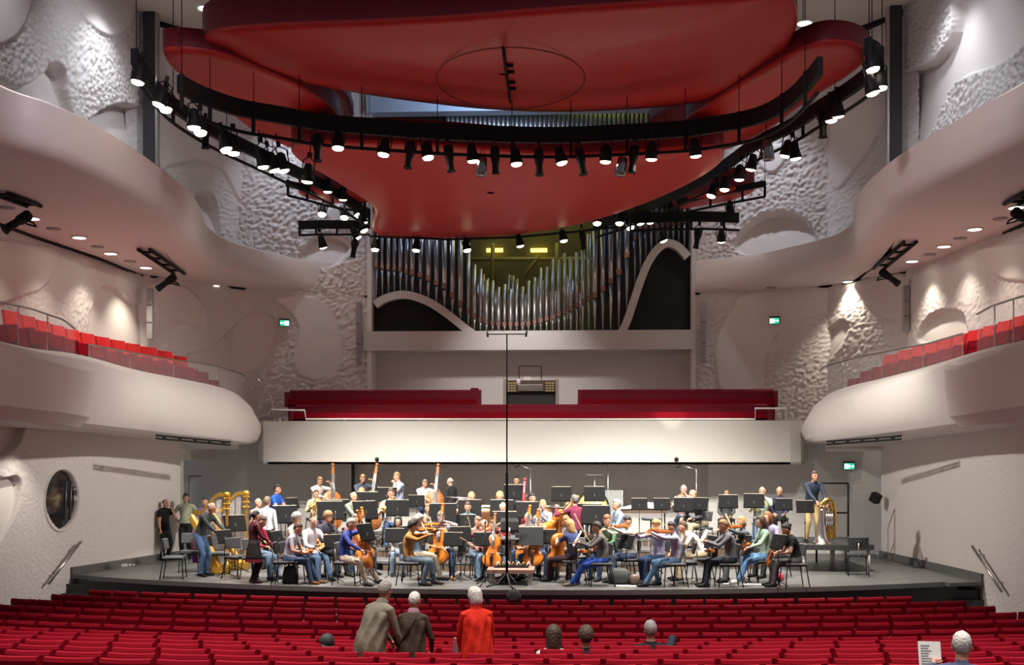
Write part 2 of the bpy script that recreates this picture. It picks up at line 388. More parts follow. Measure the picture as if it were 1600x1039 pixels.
# round porthole in the left wall
pw = thing('window_1', 'oval porthole window in the white wall left of the stage', 'window', (0, 0, 0)); pw['kind'] = 'structure'
def wallpt(px, py, off, a=SLf, b=SLn):
    p = Vector(onplane(px, py, a, b)); d = Vector((b[0]-a[0], b[1]-a[1], 0)).normalized(); n = Vector((-d.y, d.x, 0))
    if n.dot(Vector((0, 20, 0))-Vector((a[0], a[1], 0))) < 0: n = -n
    return p+n*off
el = [(96+25.5*math.cos(t), 781+46*math.sin(t)-3*math.cos(t)) for t in np.linspace(0, 2*PI, 28, endpoint=False)]
mb = MB(); mb.add([wallpt(x, y, -.09) for x, y in el], [tuple(range(28))]); obj('pane', mb, mat('dark_window_glass', (.012, .014, .018), .06, spec=.8), pw)
elc = lambda k: [(96+(x-96)*k, 781+(y-781)*k) for x, y in el+el[:1]]
mb = MB(); mb.rings([[wallpt(x, y, o) for x, y in elc(k)] for k, o in ((1.10, .01), (1.09, .035), (1.05, .035), (1.0, -.02), (.99, -.10))], cap=False, closed=False); obj('frame', mb, M_SMOOTH, pw)
mb = MB()
for px in (108, 116): mb.tube([wallpt(px, 752, -.08), wallpt(px-2, 812, -.08)], .022, 6)
obj('mullion', mb, mat('dim_metal', (.16, .16, .17), .4, .6), pw)
# baseboards
def strip(name, a, b, h0, h1, off, m):
    A, B = Vector((*a, 0)), Vector((*b, 0)); d = (B-A).normalized(); n = Vector((-d.y, d.x, 0))
    if n.dot(Vector((0, 20, 0))-A) < 0: n = -n
    mb = MB(); mb.prism([A+n*off*2+Vector((0, 0, h0)), B+n*off*2+Vector((0, 0, h0)), B+n*off*2+Vector((0, 0, h1)), A+n*off*2+Vector((0, 0, h1))], -n*off*3)
    return struct(name, mb, m)
strip('baseboard_left', SLf, SLn, 0, .17, .035, mat('grey_baseboard', (.12, .118, .115), .6))
strip('baseboard_right', SRf, SRn, 0, .17, .035, MATS['grey_baseboard'])
for sd, (a, b), px in (('left', (SLf, SLn), (186, 191, 197, 203)), ('right', (SRf, SRn), (1449, 1454, 1460, 1466))):
    t = thing('socket_strip', 'row of white sockets low on the wall at the %s of the stage' % sd, 'sockets')
    for i, x in enumerate(px):
        p = wallpt(x, 883 if sd == 'left' else 891-(x-1449)*-.2, .11, a, b); mb = MB(); mb.box(p, (.06, .03, .07)); obj('socket', mb, M_PAPER, t)
# ---------------------------------------------------------------- stage
FC = (0.0, 22.33); FR = 24.9
def edgeY(x, y0=22.33, r=24.9): return y0+r-math.sqrt(r*r-x*x)
poly = []
xs = np.linspace(-9.75, 9.35, 40)
poly = [(x, edgeY(x)) for x in xs]
nR = xy(atH(1485, 911, 0)); poly += [nR, SRn, SRf, (SRf[0]+.3, 33.2), (SLf[0]-.3, 33.2), SLf, SLn, xy(atH(161, 900.5, 0))]
mb = MB(); mb.prism([(x, y, 0) for x, y in poly], (0, 0, -.08)); struct('floor_stage', mb, M_FLOOR)
mb = MB(); fr = [(x, edgeY(x)+.06) for x in np.linspace(-10.1, 9.7, 40)]
mb.rings([[(x, y, -.08), (x, y, -1.2)] for x, y in fr], cap=False, smooth=False, closed=False); struct('trim_stage_front', mb, M_DARK)
mb = MB(); mb.rings([[(x, edgeY(x)-.015, .002), (x, edgeY(x)-.015, -.1)] for x in xs], cap=False, closed=False); struct('trim_stage_edge', mb, mat('stage_edge_grey', (.13, .13, .13), .5))
for sd, (ww, pts) in (('right', (SRn, [((1500, 912), (1546, 922), -.2), ((1530, 934), (1556, 938), -.4)])), ('left', (SLn, [((150, 908), (100, 912.7), -.2), ((110, 925), (90, 928), -.4)]))):
    for i, (a, b, h) in enumerate(pts):
        w = atH(b[0], b[1], h); s = 1 if sd == 'right' else -1
        mb = MB(); mb.box((w[0]-s*.45, w[1]+.45, h-.35), (1.5, .9, .7)); struct('step_%s' % sd, mb, [mat('step_black', (.04, .04, .042), .5)])
# auditorium floor in tiers
ROWH = [-.013, .004, .027, .05, .073, .093, .152, .261, .371, .484, .592, .703, .819]
NR = len(ROWH)
ROWY = [21.0-.883*i for i in range(NR)]
def rowY(i, x): r = 36.0+.883*i; return ROWY[i]+r-math.sqrt(r*r-x*x)
mb = MB()
for i in range(NR+3):
    h = (ROWH[i] if i < NR else ROWH[-1]+.11*(i-NR+1))-.87; y0 = 21.0-.883*i
    ys = lambda x: y0+36+.883*i-math.sqrt((36+.883*i)**2-x*x)
    X = np.linspace(-12.5, 12.5, 25)
    ri = [[(x, ys(x)+(.62 if i else 3.2), h), (x, ys(x)-.27, h), (x, ys(x)-.27, h+.12)] for x in X]
    mb.rings(ri, cap=False, smooth=False, closed=False)
struct('floor_stalls', mb, mat('dark_stalls_floor', (.05, .03, .03), .6))
# rear wall of the stage under the choir balcony
CYF = 29.6
def wallbox(name, a, b, h0, h1, m, th=.12):
    A, B = Vector((*a, 0)), Vector((*b, 0)); d = (B-A).normalized(); n = Vector((-d.y, d.x, 0))
    if n.dot(Vector((0, 10, 0))-A) > 0: n = -n
    mb = MB(); mb.prism([A+Vector((0, 0, h0)), B+Vector((0, 0, h0)), B+Vector((0, 0, h1)), A+Vector((0, 0, h1))], n*th); return struct(name, mb, m)
BL0, BL1, BL2 = xy(atY(287, 800, 31.2)), xy(atY(372, 800, 31.5)), xy(atY(549, 800, 31.1))
BC1, BR1, BR2, BR3 = xy(atY(554, 800, 31.45)), xy(atY(1104, 800, 31.45)), xy(atY(1107, 800, 30.9)), xy(atY(1385, 800, 30.6))
wallbox('wall_back_left', BL0, BL2, 0, 3.35, M_BACK); wallbox('wall_back_centre', BC1, BR1, 0, 3.3, M_BACK); wallbox('wall_back_right', BR2, BR3, 0, 3.35, M_BACK)
wallbox('wall_back_return', BL2, BC1, 0, 3.3, M_DARK); wallbox('wall_back_return', BR1, BR2, 0, 3.3, M_BACK)
mb = MB(); a, b = atY(295, 744, 31.13), atY(367, 744, 31.36)
for p, q in (((a[0], a[1], 0), (a[0], a[1], a[2])), (a, b), ((b[0], b[1], 0), b)): mb.tube([p, q], .012, 4)
d1 = struct('door_1', mb, mat('door_joint_dark', (.06, .06, .06), .7))
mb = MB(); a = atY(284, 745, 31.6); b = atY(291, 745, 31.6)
mb.box(((a[0]+b[0])/2-.3, 32.2, 1.2), (1.0, .05, 2.6)); struct('corridor_glow', mb, mat('lit_green_corridor', (.45, .5, .3), .7, emit=.25))  # glowing panel stands for the light of the corridor behind the opening
# ---------------------------------------------------------------- choir balcony
cl, cr_ = atY(418, 725, CYF), atY(1235, 725, CYF)
hb, ht = cl[2], atY(418, 658, CYF)[2]
M_PAR = mat('cream_parapet', (.57, .55, .515), .55, bump=.03, bscale=30)
mb = MB()
ll, lr = atY(402, 725, 29.9), atY(1256, 725, 29.75)
out = [(ll[0], 31.3), (ll[0], 30.0), (cl[0]-.12, CYF+.02), (cl[0], CYF), (cr_[0], CYF), (cr_[0]+.3, CYF+.1), (lr[0]+.2, 30.6), (lr[0]+.25, 31.3)]
mb.rings([[(x, y, hb), (x, y, ht), (x, y+.22, ht), (x, y+.22, ht-.5)] for x, y in out], cap=False, smooth=False, closed=False)
mb.prism([(x, y, hb) for x, y in out], (0, 0, .06))
mb.prism([(-9.6, 30.2, 3.05), (9.4, 30.2, 3.05), (9.4, 34.2, 3.05), (-9.6, 34.2, 3.05)], (0, 0, .1))
struct('choir_balcony', mb, M_PAR)
for px in (589, 1057):
    p = atY(px, 717.5, CYF-.02); t = thing('wall_spotlight', 'small black lamp on the cream balcony front %s the tall microphone' % ('left of' if px < 800 else 'right of'), 'lamp', p, 0)
    mb = MB(); mb.ball((0, 0, 0), (.06, .05, .06), 10, 6); obj('body', mb, M_BLACK, t)
# rail on the choir balcony
rl = thing('balcony_rail', 'long white rail along the top of the choir balcony', 'rail')
ra = atY(424, 658, CYF+.1); rb = atY(478, 655, CYF+.1); rc = atY(1180, 655, CYF+.1); rd = atY(1228, 638, CYF+.1); re_ = atY(1180, 638, CYF+.1); rf_ = atY(424, 640, CYF+.1)
mb = MB(); mb.tube([rf_, atY(476, 641, CYF+.1), rb, rc, re_, rd, (rd[0], rd[1], ht)], .028, 6); obj('rail', mb, M_PAPER, rl)
for px in list(np.linspace(480, 1176, 13)):
    q = atY(px, 655, CYF+.1); mb = MB(); mb.tube([(q[0], q[1], ht-.05), q], .014, 5); obj('post', mb, M_STEEL, rl)
mb = MB(); mb.box(((rf_[0]+.15), CYF+.5, ht-.05), (.1, .1, .3)); obj('post', mb, M_STEEL, rl)
# choir benches
def bench(name, px0, px1, ytop, ybot, Y, lab, depth=.5):
    a, b = atY(px0, ytop, Y), atY(px1, ytop, Y); z0 = atY(px0, ybot, Y)[2]; t = thing(name, lab, 'bench')
    w = b[0]-a[0]; cx = (a[0]+b[0])/2; h = a[2]-z0
    mb = MB(); mb.rbox((cx, 0, z0+h*.62), (.14, w, h*.76), .04, Matrix.Rotation(PI/2, 3, 'Z')); mb.v = [(x+0, y, z) for x, y, z in mb.v]
    mb = MB(); mb.box((cx, Y, z0+h*.66), (w, .12, h*.68)); mb.tube([(a[0], Y, a[2]), (b[0], Y, a[2])], .07, 6); obj('backrest', mb, M_REDBK, t)
    mb = MB(); mb.rbox((cx, Y-.3, z0+h*.28), (w, .5, .16), .05); obj('seat', mb, M_RED, t)
    mb = MB(); mb.box((cx, Y-.05, z0-.25), (w, .3, .8)); obj('base', mb, M_REDBK, t)
    for x in (a[0]+.04, b[0]-.04):
        mb = MB(); mb.box((x, Y-.3, z0+h*.45), (.09, .6, h*1.0)); obj('end_panel', mb, M_REDBK, t)
M_REDBK = mat('crimson_bench_fabric', (.22, .004, .024), .8, noise=.08, nscale=30)
bench('choir_bench', 462, 1198, 636, 656, 30.5, 'long crimson front bench on the choir balcony')
bench('choir_bench', 453, 752, 613, 636, 31.7, 'crimson rear bench left of the organ console')
bench('choir_bench', 903, 1209, 612, 636, 31.55, 'crimson rear bench right of the organ console')
q = atY(742, 609, 31.6); mb = MB(); mb.rbox((q[0], 31.6, q[2]-.2), (.24, .2, .5), .03); tag(obj('bench_end_box', mb, M_REDBK), 'small crimson box standing at the bench end by the organ console', 'box')
# ---------------------------------------------------------------- organ wall
Yn = NY
za, zb = atY(830, 547, Yn)[2], atY(830, 517, Yn)[2]
xl, xr = Ln[0], Rn[0]
mb = MB(); mb.box(((xl+xr)/2, Yn+.35, (za+zb)/2), (xr-xl+.3, .9, zb-za)); struct('trim_organ_ledge', mb, M_PAR)
for x, nm in ((xl+.06, 'left'), (xr-.06, 'right')):
    mb = MB(); mb.box((x, Yn+.35, (3.0+CEIL)/2), (.14, .84, CEIL-3.0)); struct('trim_organ_pier', mb, M_SMOOTH)
mb = MB(); mb.box(((xl+xr)/2, Yn+.75, (3+za)/2), (xr-xl, .1, za-3)); struct('wall_organ_recess', mb, M_SMOOTH)
mb = MB(); mb.box(((xl+xr)/2, Yn+.0, CEIL-.55), (xr-xl, .5, 1.8)); struct('trim_organ_head', mb, mat('blue_grey_plaster', (.45, .55, .72), .8))
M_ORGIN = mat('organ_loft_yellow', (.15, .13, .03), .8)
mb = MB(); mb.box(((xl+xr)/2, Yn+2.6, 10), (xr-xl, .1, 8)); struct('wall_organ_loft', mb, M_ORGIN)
SHADEP = []  # dark sheets added behind the outer pipes in place of shade
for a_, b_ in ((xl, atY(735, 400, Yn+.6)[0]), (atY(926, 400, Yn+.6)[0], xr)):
    mb = MB(); mb.box(((a_+b_)/2, Yn+.75, (zb+CEIL)/2-.4), (b_-a_, .08, CEIL-zb-1)); SHADEP.append(mb)
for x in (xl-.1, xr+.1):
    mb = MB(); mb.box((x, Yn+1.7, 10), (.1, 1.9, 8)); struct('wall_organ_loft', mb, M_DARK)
mb = MB(); mb.box(((xl+xr)/2, Yn+1.7, zb-.05), (xr-xl, 2.0, .1)); struct('floor_organ_loft', mb, M_WOODD)
light('AREA', (.1, Yn+2.0, 12.5), 28, (1, .86, .25), 2.4, (.1, Yn+1.6, 7), name='organ_loft_lamp', sy=.8)
light('AREA', (2.6, Yn+.9, 10.2), 26, (.35, .6, 1), .5, (3.6, Yn+.6, 8.5), name='organ_blue_lamp')
light('AREA', (-3.2, Yn+.9, 9.6), 30, (.55, .6, 1), .5, (-3.6, Yn+.4, 8.3), name='organ_blue_lamp')
organ = thing('pipe_organ', 'large pipe organ with silver pipes and curved white arches', 'organ', (0, 0, 0))
for mb in SHADEP: obj('shade_panel', mb, mat('organ_shade_dark', (.035, .032, .03), .8), organ)
mouth = [(586, 415), (600, 418), (620, 421), (635, 424.6), (661, 431.6), (675, 438.6), (684, 444), (696, 449), (708, 463), (719, 475), (730, 486), (740, 493), (750, 500), (764, 505), (792, 509),
         (820, 508), (845, 502), (866, 495), (890, 484), (911, 472), (932, 461), (945, 449), (955, 440), (966, 428), (976, 409), (985, 384), (1000, 360), (1080, 345)]
tops = [(586, 330), (725, 330), (733, 395), (742, 415), (752, 428), (762, 440), (775, 448), (800, 452), (825, 446), (838, 430), (850, 420), (865, 410), (880, 402), (905, 400), (918, 378), (930, 340), (1085, 320)]
arcL = [(582, 471), (596, 462), (614, 456), (632, 454), (652, 458), (672, 466), (692, 478), (712, 493), (728, 506), (742, 516)]
arcR = [(966, 516), (974, 500), (984, 470), (994, 440), (1006, 410), (1020, 388), (1036, 375), (1050, 374), (1066, 382), (1080, 397)]
def ip(tab, x): return float(np.interp(x, [t[0] for t in tab], [t[1] for t in tab]))
xp = 588.0; k = 0
M_PIPE = mat('tin_pipe_metal', (.50, .49, .49), .3, .9); M_PIPEM = mat('copper_pipe_mouth', (.36, .20, .16), .35, .8)
while xp < 1082:
    c = 1-abs((xp-800)/300); step = 12.5 if (640 < xp < 730 or 925 < xp < 985) else (8.6 if 985 <= xp else 9.4)
    w = .335*step/50.0; Yp = Yn+.25+.12*(k % 2)
    m_, t_ = ip(mouth, xp), ip(tops, xp)
    b_ = 516
    if xp < 742: b_ = ip(arcL, xp)-1
    if xp > 966: b_ = ip(arcR, xp)-1
    if b_ < m_+8: m_ = b_-8
    x0, _, zbm = atY(xp, b_, Yp); zm = atY(xp, m_, Yp)[2]; zt = atY(xp, t_-6*(k % 2), Yp)[2]
    mb = MB(); mb.lathe([(w*.95, zm+.06), (w, zm+.1), (w, zt), (w*.8, zt)], 10, (x0, Yp, 0)); p = obj('pipe', mb, M_PIPE, organ)
    mb = MB(); mb.lathe([(w*.25, zbm), (w*.95, zm-.04)], 8, (x0, Yp, 0)); obj('foot', mb, M_PIPE, p)
    mb = MB(); mb.box((x0, Yp-w*.55, zm+.02), (w*1.7, w*1.2, min(.17, w*2.2))); obj('mouth', mb, M_PIPEM, p)
    xp += step; k += 1
def arcband(tab, rev, name):
    pts = [Vector(atY(x, y, Yn+.02)) for x, y in crom(tab, 4)]; n = len(pts); mb = MB(); R = []
    for i, p in enumerate(pts):
        d = (pts[min(i+1, n-1)]-pts[max(i-1, 0)]).normalized(); nr = Vector((-d.z, 0, d.x))
        if nr.z > 0 or (abs(nr.z) < .2 and nr.x*rev < 0): nr = -nr if nr.z > 0 else nr
        R.append([p, p+nr*.24, p+nr*.24+Vector((0, .75, 0)), p+Vector((0, .75, 0))])
    mb.rings(R, smooth=False); obj(name, mb, M_PAR, organ)
    base = [(x, y+4) for x, y in tab]; poly = [atY(x, y, Yn+.3) for x, y in base]
    poly = [poly[0][:2]+(zb,)]+poly+[poly[-1][:2]+(zb,)]
    mb = MB(); mb.prism(poly, (0, .15, 0)); obj('arch_grille', mb, M_BLACKG, organ)
arcband(arcL, 1, 'arch'); arcband(arcR, -1, 'arch')
for px, py in ((773, 391), (842, 391)):
    p = atY(px, py, Yn+2.4); mb = MB(); mb.box(p, (.55, .08, .12)); obj('loft_lamp', mb, mat('yellow_lamp_glow', (1, .85, .2), emit=2.2, ecol=(1, .8, .15)), organ)
for a, b in (((818, 432), (842, 400)), ((700, 405), (950, 405)), ((770, 440), (770, 380)), ((870, 440), (870, 380)), ((856, 425), (872, 400))):
    mb = MB(); mb.tube([atY(*a, Yn+1.6), atY(*b, Yn+1.6)], .07, 4); obj('beam', mb, mat('loft_beam', (.34, .3, .06), .6), organ)
rr = random.Random(5)
for i in range(26):
    px = 742+i*6.6; h = 452-14*math.sin(i*.9)-rr.random()*12; p = atY(px, h, Yn+1.3); mb = MB(); mb.lathe([(.05, zb), (.06, p[2])], 6, (p[0], p[1], 0)); obj('inner_pipe', mb, M_PIPE, organ)
# high yellow-lit row of pipes over the canopies
for i in range(44):
    px = 700+i*7.2; p = atY(px, 150, Yn+.5); q = atY(px, 205, Yn+.5); mb = MB(); mb.lathe([(.075, q[2]-1.0), (.075, p[2]+.5-.02*i)], 6, (p[0], p[1], 0)); obj('upper_pipe', mb, M_PIPE, organ)
light('AREA', (2.2, Yn+1.6, 13.4), 60, (1, .95, .2), 1.5, (2.2, Yn+.6, 13.0), name='organ_top_lamp')
# organ console
oc = thing('organ_console', 'dark wooden organ console with stop rows and glass music desk', 'organ console', (0, 0, 0)); Yo = 31.9
def ob(px0, px1, y0, y1, dy=.4, off=0):
    a, b = atY(px0, y0, Yo), atY(px1, y1, Yo); mb = MB(); mb.box(((a[0]+b[0])/2, Yo+off+dy/2, (a[2]+b[2])/2), (b[0]-a[0], dy, a[2]-b[2])); return mb
obj('cabinet', ob(789, 871, 594, 612, .7, .1), M_WOODD, oc); obj('base', ob(791, 868, 612, 688, .5, .3), mat('console_dark', (.06, .05, .055), .5), oc)
for a, b in ((786, 791), (868, 873)): obj('side_panel', ob(a, b, 592, 640, .8, 0), mat('console_pale_side', (.42, .36, .33), .5), oc)
for i in range(4):
    obj('keyboard', ob(810, 848, 601+i*2.6, 602.6+i*2.6, .16, -.14+.04*i), mat('ivory_keys', (.6, .57, .5), .4), oc)
for s0 in (793, 853):
    for i in range(4):
        for j in range(3): obj('stop_knob', ob(s0+j*4.6, s0+j*4.6+3.4, 597+i*4, 599.4+i*4, .05, .06), mat('gilt_stop', (.62, .5, .24), .4), oc)
mb = MB(); c = [atY(x, y, Yo+.3) for x, y in ((811, 594), (811, 572), (846, 572), (846, 594))]
for i in range(3): mb.tube([c[i], c[i+1]], .012, 4)
obj('music_desk', mb, M_BLACK, oc); obj('sheet', ob(818, 829, 588, 593, .03, .2), M_PAPER, oc)
mb = MB(); p = atY(810, 597, Yo-.1); mb.ball(p, (.06, .03, .1), 8, 5); obj('mirror', mb, M_PAPER, oc)
# ---------------------------------------------------------------- upper balconies
def offs(pts, d):                       # shift a plan path sideways (towards +normal)
    out = []; n = len(pts)
    for i, p in enumerate(pts):
        a, b = pts[max(i-1, 0)], pts[min(i+1, n-1)]; dx, dy = b[0]-a[0], b[1]-a[1]; L = math.hypot(dx, dy)+1e-9
        out.append((p[0]-dy/L*d, p[1]+dx/L*d))
    return out
def resample(pts, n):
    P = np.array(pts); s = np.r_[0, np.cumsum(np.hypot(*np.diff(P[:, :2], axis=0).T))]; t = np.linspace(0, s[-1], n)
    return [tuple(np.interp(t, s, P[:, k])[i] for k in range(P.shape[1])) for i in range(n)]
def lerp3(a, b, t): return tuple(a[i]+(b[i]-a[i])*t for i in range(len(a)))
def upper_balcony(side, top, wall, sgn):
    P = [xy(atH(x, y, HP)) for x, y in top]; Wl = [xy(atH(x, y, HS)) for x, y in wall]
    P = [(P[0][0]+sgn*.5, P[0][1]-7), (P[0][0]+sgn*.3, P[0][1]-2.4)]+P; Wl = [(Wl[0][0]+sgn*.4, Wl[0][1]-7), (Wl[0][0]+sgn*.15, Wl[0][1]-2.4)]+Wl
    Pc = crom(P, 10); Wc = crom(Wl, 10); R = []
    inn = offs(Pc, 1.0)
    for p, w, q in zip(Pc, Wc, inn):
        dx, dy = q[0]-p[0], q[1]-p[1]
        if sgn > 0: dx, dy = -dx, -dy
        L = math.hypot(w[0]-p[0], w[1]-p[1]); k = min(1.0, L/1.6); f = lambda t: (p[0]+dx*t*k, p[1]+dy*t*k)
        w2 = (w[0]+dx*.08, w[1]+dy*.08)
        R.append([(*w2, HS+.35), (*f(.2), HS+.35), (*f(.16), HP-.01), (*f(.13), HP), (*f(.0), HP), (*f(-.02), HP-.03), (*f(.0), HP-.3), (*f(.03), HS+.30), (*f(.09), HS+.17), (*f(.22), HS+.08), (*f(.5), HS+.02), (*f(.85), HS), (*w2, HS)])
    mb = MB(); mb.rings(R, cap=True, closed=True)
    struct('upper_balcony', mb, M_PARU, sharp=.55)
    mb = MB(); mb.tube([(w[0]*.996, w[1]-.02, HS-.02) for w in Wc], .05, 5); struct('trim_shadow_gap', mb, M_BLACK)
    return Pc, Wc
M_PARU = mat('lilac_white_parapet', (.70, .64, .63), .55, bump=.03, bscale=30)
LT = [(0, 133), (70, 158), (130, 185), (190, 220), (245, 258), (285, 290), (305, 312), (314, 332), (322, 352), (345, 370), (375, 382), (460, 403), (520, 411), (575, 415)]
LW = [(0, 350), (60, 372), (120, 392), (160, 406), (215, 428), (240, 432), (268, 437), (290, 440), (315, 443), (340, 446), (372, 449), (460, 458), (520, 461), (575, 462)]
UL = upper_balcony('left', LT, LW, -1)
RT = [(1600, 128), (1550, 156), (1500, 185), (1455, 211), (1420, 232), (1380, 262), (1350, 292), (1336, 322), (1334, 345), (1318, 360), (1290, 371), (1200, 393), (1140, 402), (1087, 407)]
RW = [(1600, 350), (1550, 374), (1500, 398), (1460, 413), (1415, 425), (1390, 429), (1365, 434), (1345, 437), (1325, 441), (1310, 444), (1293, 446), (1200, 454), (1140, 457), (1087, 458)]
UR = upper_balcony('right', RT, RW, 1)
# recessed lamps and grey loudspeaker discs in the soffits
M_GLOW = mat('warm_lamp_glow', (1, .9, .78), emit=7, ecol=(1, .9, .78))
M_DISC = mat('grey_grille_disc', (.36, .33, .32), .7)
def downlight(px, py, h, r, lab, power, aim=None):
    p = atH(px, py, h-.02); p = (p[0], p[1]); h -= .02; t = thing('downlight', lab, 'ceiling lamp', (p[0], p[1], h), 0)
    mb = MB(); mb.lathe([(r*.9, -.012), (r*.9, -.004)], 20); obj('lens', mb, M_GLOW, t)
    mb = MB(); mb.lathe([(r*.88, -.016), (r*1.15, -.018), (r*1.15, .03), (r*.88, .03)], 20, cap=False); obj('ring', mb, M_PAPER, t)
    if power:
        light('SPOT', (p[0], p[1], h-.06), power, (1, .9, .74), .06, aim if aim else (p[0]*1.012, p[1], 0), 95, .9, name='downlight_light')
def outw(p, s): return p
for i, (x, y) in enumerate([(50, 341), (124, 371), (173, 396), (228, 418), (335, 446), (425, 459)]):
    downlight(x, y, HS-.0, .16, '%s round downlight from the front under the left upper balcony' % ordn(i), [90, 130, 170, 280, 420, 520][i])
for i, (x, y) in enumerate([(1588, 324), (1523, 358), (1475, 385), (1425, 408), (1325, 440), (1238, 455)]):
    downlight(x, y, HS-.0, .16, '%s round downlight from the front under the right upper balcony' % ordn(i), [90, 130, 170, 220, 330, 520][i])
for i, (x, y) in enumerate([(10, 324), (84, 357), (152, 385), (203, 408)]):
    p = atH(x, y, HS); mb = MB(); mb.lathe([(.15, -.02), (.15, .02)], 18, (p[0], p[1], HS)); tag(obj('soffit_grille', mb, M_DISC), '%s grey disc from the front in the left balcony soffit' % ordn(i), 'vent')
for i, (x, y) in enumerate([(1563, 341), (1500, 372), (1453, 397), (1205, 449)]):
    p = atH(x, y, HS); mb = MB(); mb.lathe([(.15, -.02), (.15, .02)], 18, (p[0], p[1], HS)); tag(obj('soffit_grille', mb, M_DISC), '%s grey disc from the front in the right balcony soffit' % ordn(i), 'vent')
# ---------------------------------------------------------------- lower balconies with red seats and glass
M_PARL = mat('warm_white_parapet', (.74, .69, .665), .55, bump=.03, bscale=30)
def lower_balcony(side, pts, wa, wb, name='lower_balcony', nose=False):
    # pts: (px, face top, face bottom, ledge top, depth)
    A = [(*atY(x, yt, d), atY(x, yb, d)[2], atY(x, yl, d)[2]) for x, yt, yb, yl, d in pts]
    A = crom(A, 8); n = len(A); R = []; s = -1 if side == 'left' else 1
    inn = offs(A, 1.0)
    for p, q in zip(A, inn):
        dx, dy = q[0]-p[0], q[1]-p[1]
        if s > 0: dx, dy = -dx, -dy
        f = lambda t: (p[0]+dx*t, p[1]+dy*t); zt, zb_, zl = p[2], p[3], p[4]
        # foot of the soffit at the stage side wall
        bx = (wa[0]+(wb[0]-wa[0])*(p[1]-wa[1])/(wb[1]-wa[1])) if p[1] < wa[1] else p[0]+dx*1.3
        wx = (bx+s*.12, p[1]+(0 if p[1] < wa[1] else dy*1.3))
        w2 = (bx+s*1.6, wx[1]); h = zt-zb_
        R.append([(*w2, zl-.75), (*f(.62), zl-.75), (*f(.6), zl-.02), (*f(.52), zl), (*f(.34), zl), (*f(.1), zt+(zl-zt)*.5), (*f(0), zt), (*f(-.05), zt-.12*h), (*f(-.03), zt-.45*h), (*f(.06), zb_+.2*h), (*f(.16), zb_+.06*h), (*f(.3), zb_), (*wx, zb_+.03), (*w2, zb_+.03)])
    mb = MB(); mb.rings(R, cap=True); struct(name, mb, M_PARL, sharp=.42)
    return A, [r[4] for r in R], s
LLp = [(-260, 490, 640, 470, 14.5), (-100, 516, 648, 503, 17.5), (0, 537, 655, 526, 19.5), (70, 552, 660, 543, 20.9), (148, 566, 668, 554, 22.4), (236, 594, 677, 578, 24.9), (304, 608, 685, 592, 26.7), (358, 624, 690, 604, 28.0), (391, 641, 694, 618, 28.9), (404, 658, 694, 636, 29.5), (409, 680, 692, 660, 30.2)]
LA, LI, _ = lower_balcony('left', LLp, SLf, SLn)
LRp = [(1900, 470, 640, 455, 14.0), (1700, 508, 648, 495, 17.2), (1600, 537, 657, 524, 19.3), (1560, 546, 660, 534, 20.2), (1510, 558, 664, 546, 21.5), (1430, 588, 674, 571, 23.9), (1365, 607, 682, 589, 25.8), (1305, 624, 689, 604, 27.6), (1270, 641, 692, 620, 28.6), (1258, 660, 692, 640, 29.3), (1253, 680, 690, 662, 30.0)]
RA, RI, _ = lower_balcony('right', LRp, SRf, SRn)
def nose(side, pts):
    A = crom([(*atY(x, yt, d), atY(x, yb, d)[2]) for x, yt, yb, d in pts], 8); s = -1 if side == 'left' else 1; R = []
    q_ = offs(A, 1.0)
    for p, q in zip(A, q_):
        dx, dy = q[0]-p[0], q[1]-p[1]
        if dx*s < 0: dx, dy = -dx, -dy
        f = lambda t: (p[0]+dx*t, p[1]+dy*t); zt, zb_ = p[2], p[3]; h = zt-zb_
        R.append([(*f(.75), zt-.1), (*f(.6), zt+.13), (*f(.3), zt+.12), (*f(.06), zt+.06), (*f(-.02), zt-.03), (*f(-.02), zt-.3*h), (*f(.06), zb_+.2*h), (*f(.3), zb_+.02), (*f(.75), zb_+.05)])
    mb = MB(); mb.rings(R, cap=True); struct('lower_balcony_front', mb, M_PARL, sharp=.42)
nose('left', [(-260, 488, 640, 14.2), (-100, 518, 648, 17.1), (0, 540, 655, 19.1), (60, 558, 660, 20.3), (110, 572, 664, 21.3), (134, 577, 668, 21.8), (145, 577, 670, 22.2), (149, 572, 670, 22.6)])
nose('right', [(1900, 468, 640, 13.7), (1700, 508, 648, 16.9), (1600, 541, 656, 18.9), (1550, 558, 661, 20.0), (1505, 572, 666, 20.9), (1490, 576, 668, 21.3), (1480, 576, 669, 21.7), (1477, 571, 670, 22.1)])
# theatre seat of the balconies and stalls: built once, copied
def stall_seat():
    t = thing('theatre_chair', 'x', 'seat', (0, 0, 0))
    mb = MB(); R = []                     # curved padded back, faces +y
    for x in np.linspace(-.262, .262, 7):
        c = .10*(x/.265)**2*.4; R.append([(x, -.05+c, .42), (x, -.085+c, .44), (x, -.12+c, .83), (x, -.105+c, .868), (x, -.06+c, .872), (x, -.035+c, .855), (x, .02+c, .44)])
    mb.rings(R, smooth=False); obj('backrest', mb, M_RED, t)
    mb = MB(); mb.rbox((0, .22, .44), (.5, .46, .10), .03); obj('cushion', mb, M_RED, t)
    for s in (-1, 1):
        mb = MB(); mb.box((s*.270, .12, .30), (.03, .42, .58)); mb.box((s*.268, .14, .61), (.04, .36, .04)); obj('side_panel', mb, M_REDDK, t)
    mb = MB(); mb.box((0, -.02, .24), (.5, .07, .42)); obj('plinth', mb, M_REDDK, t)
    return t
PITCH = .588
nseat = 0; SEATS = {}
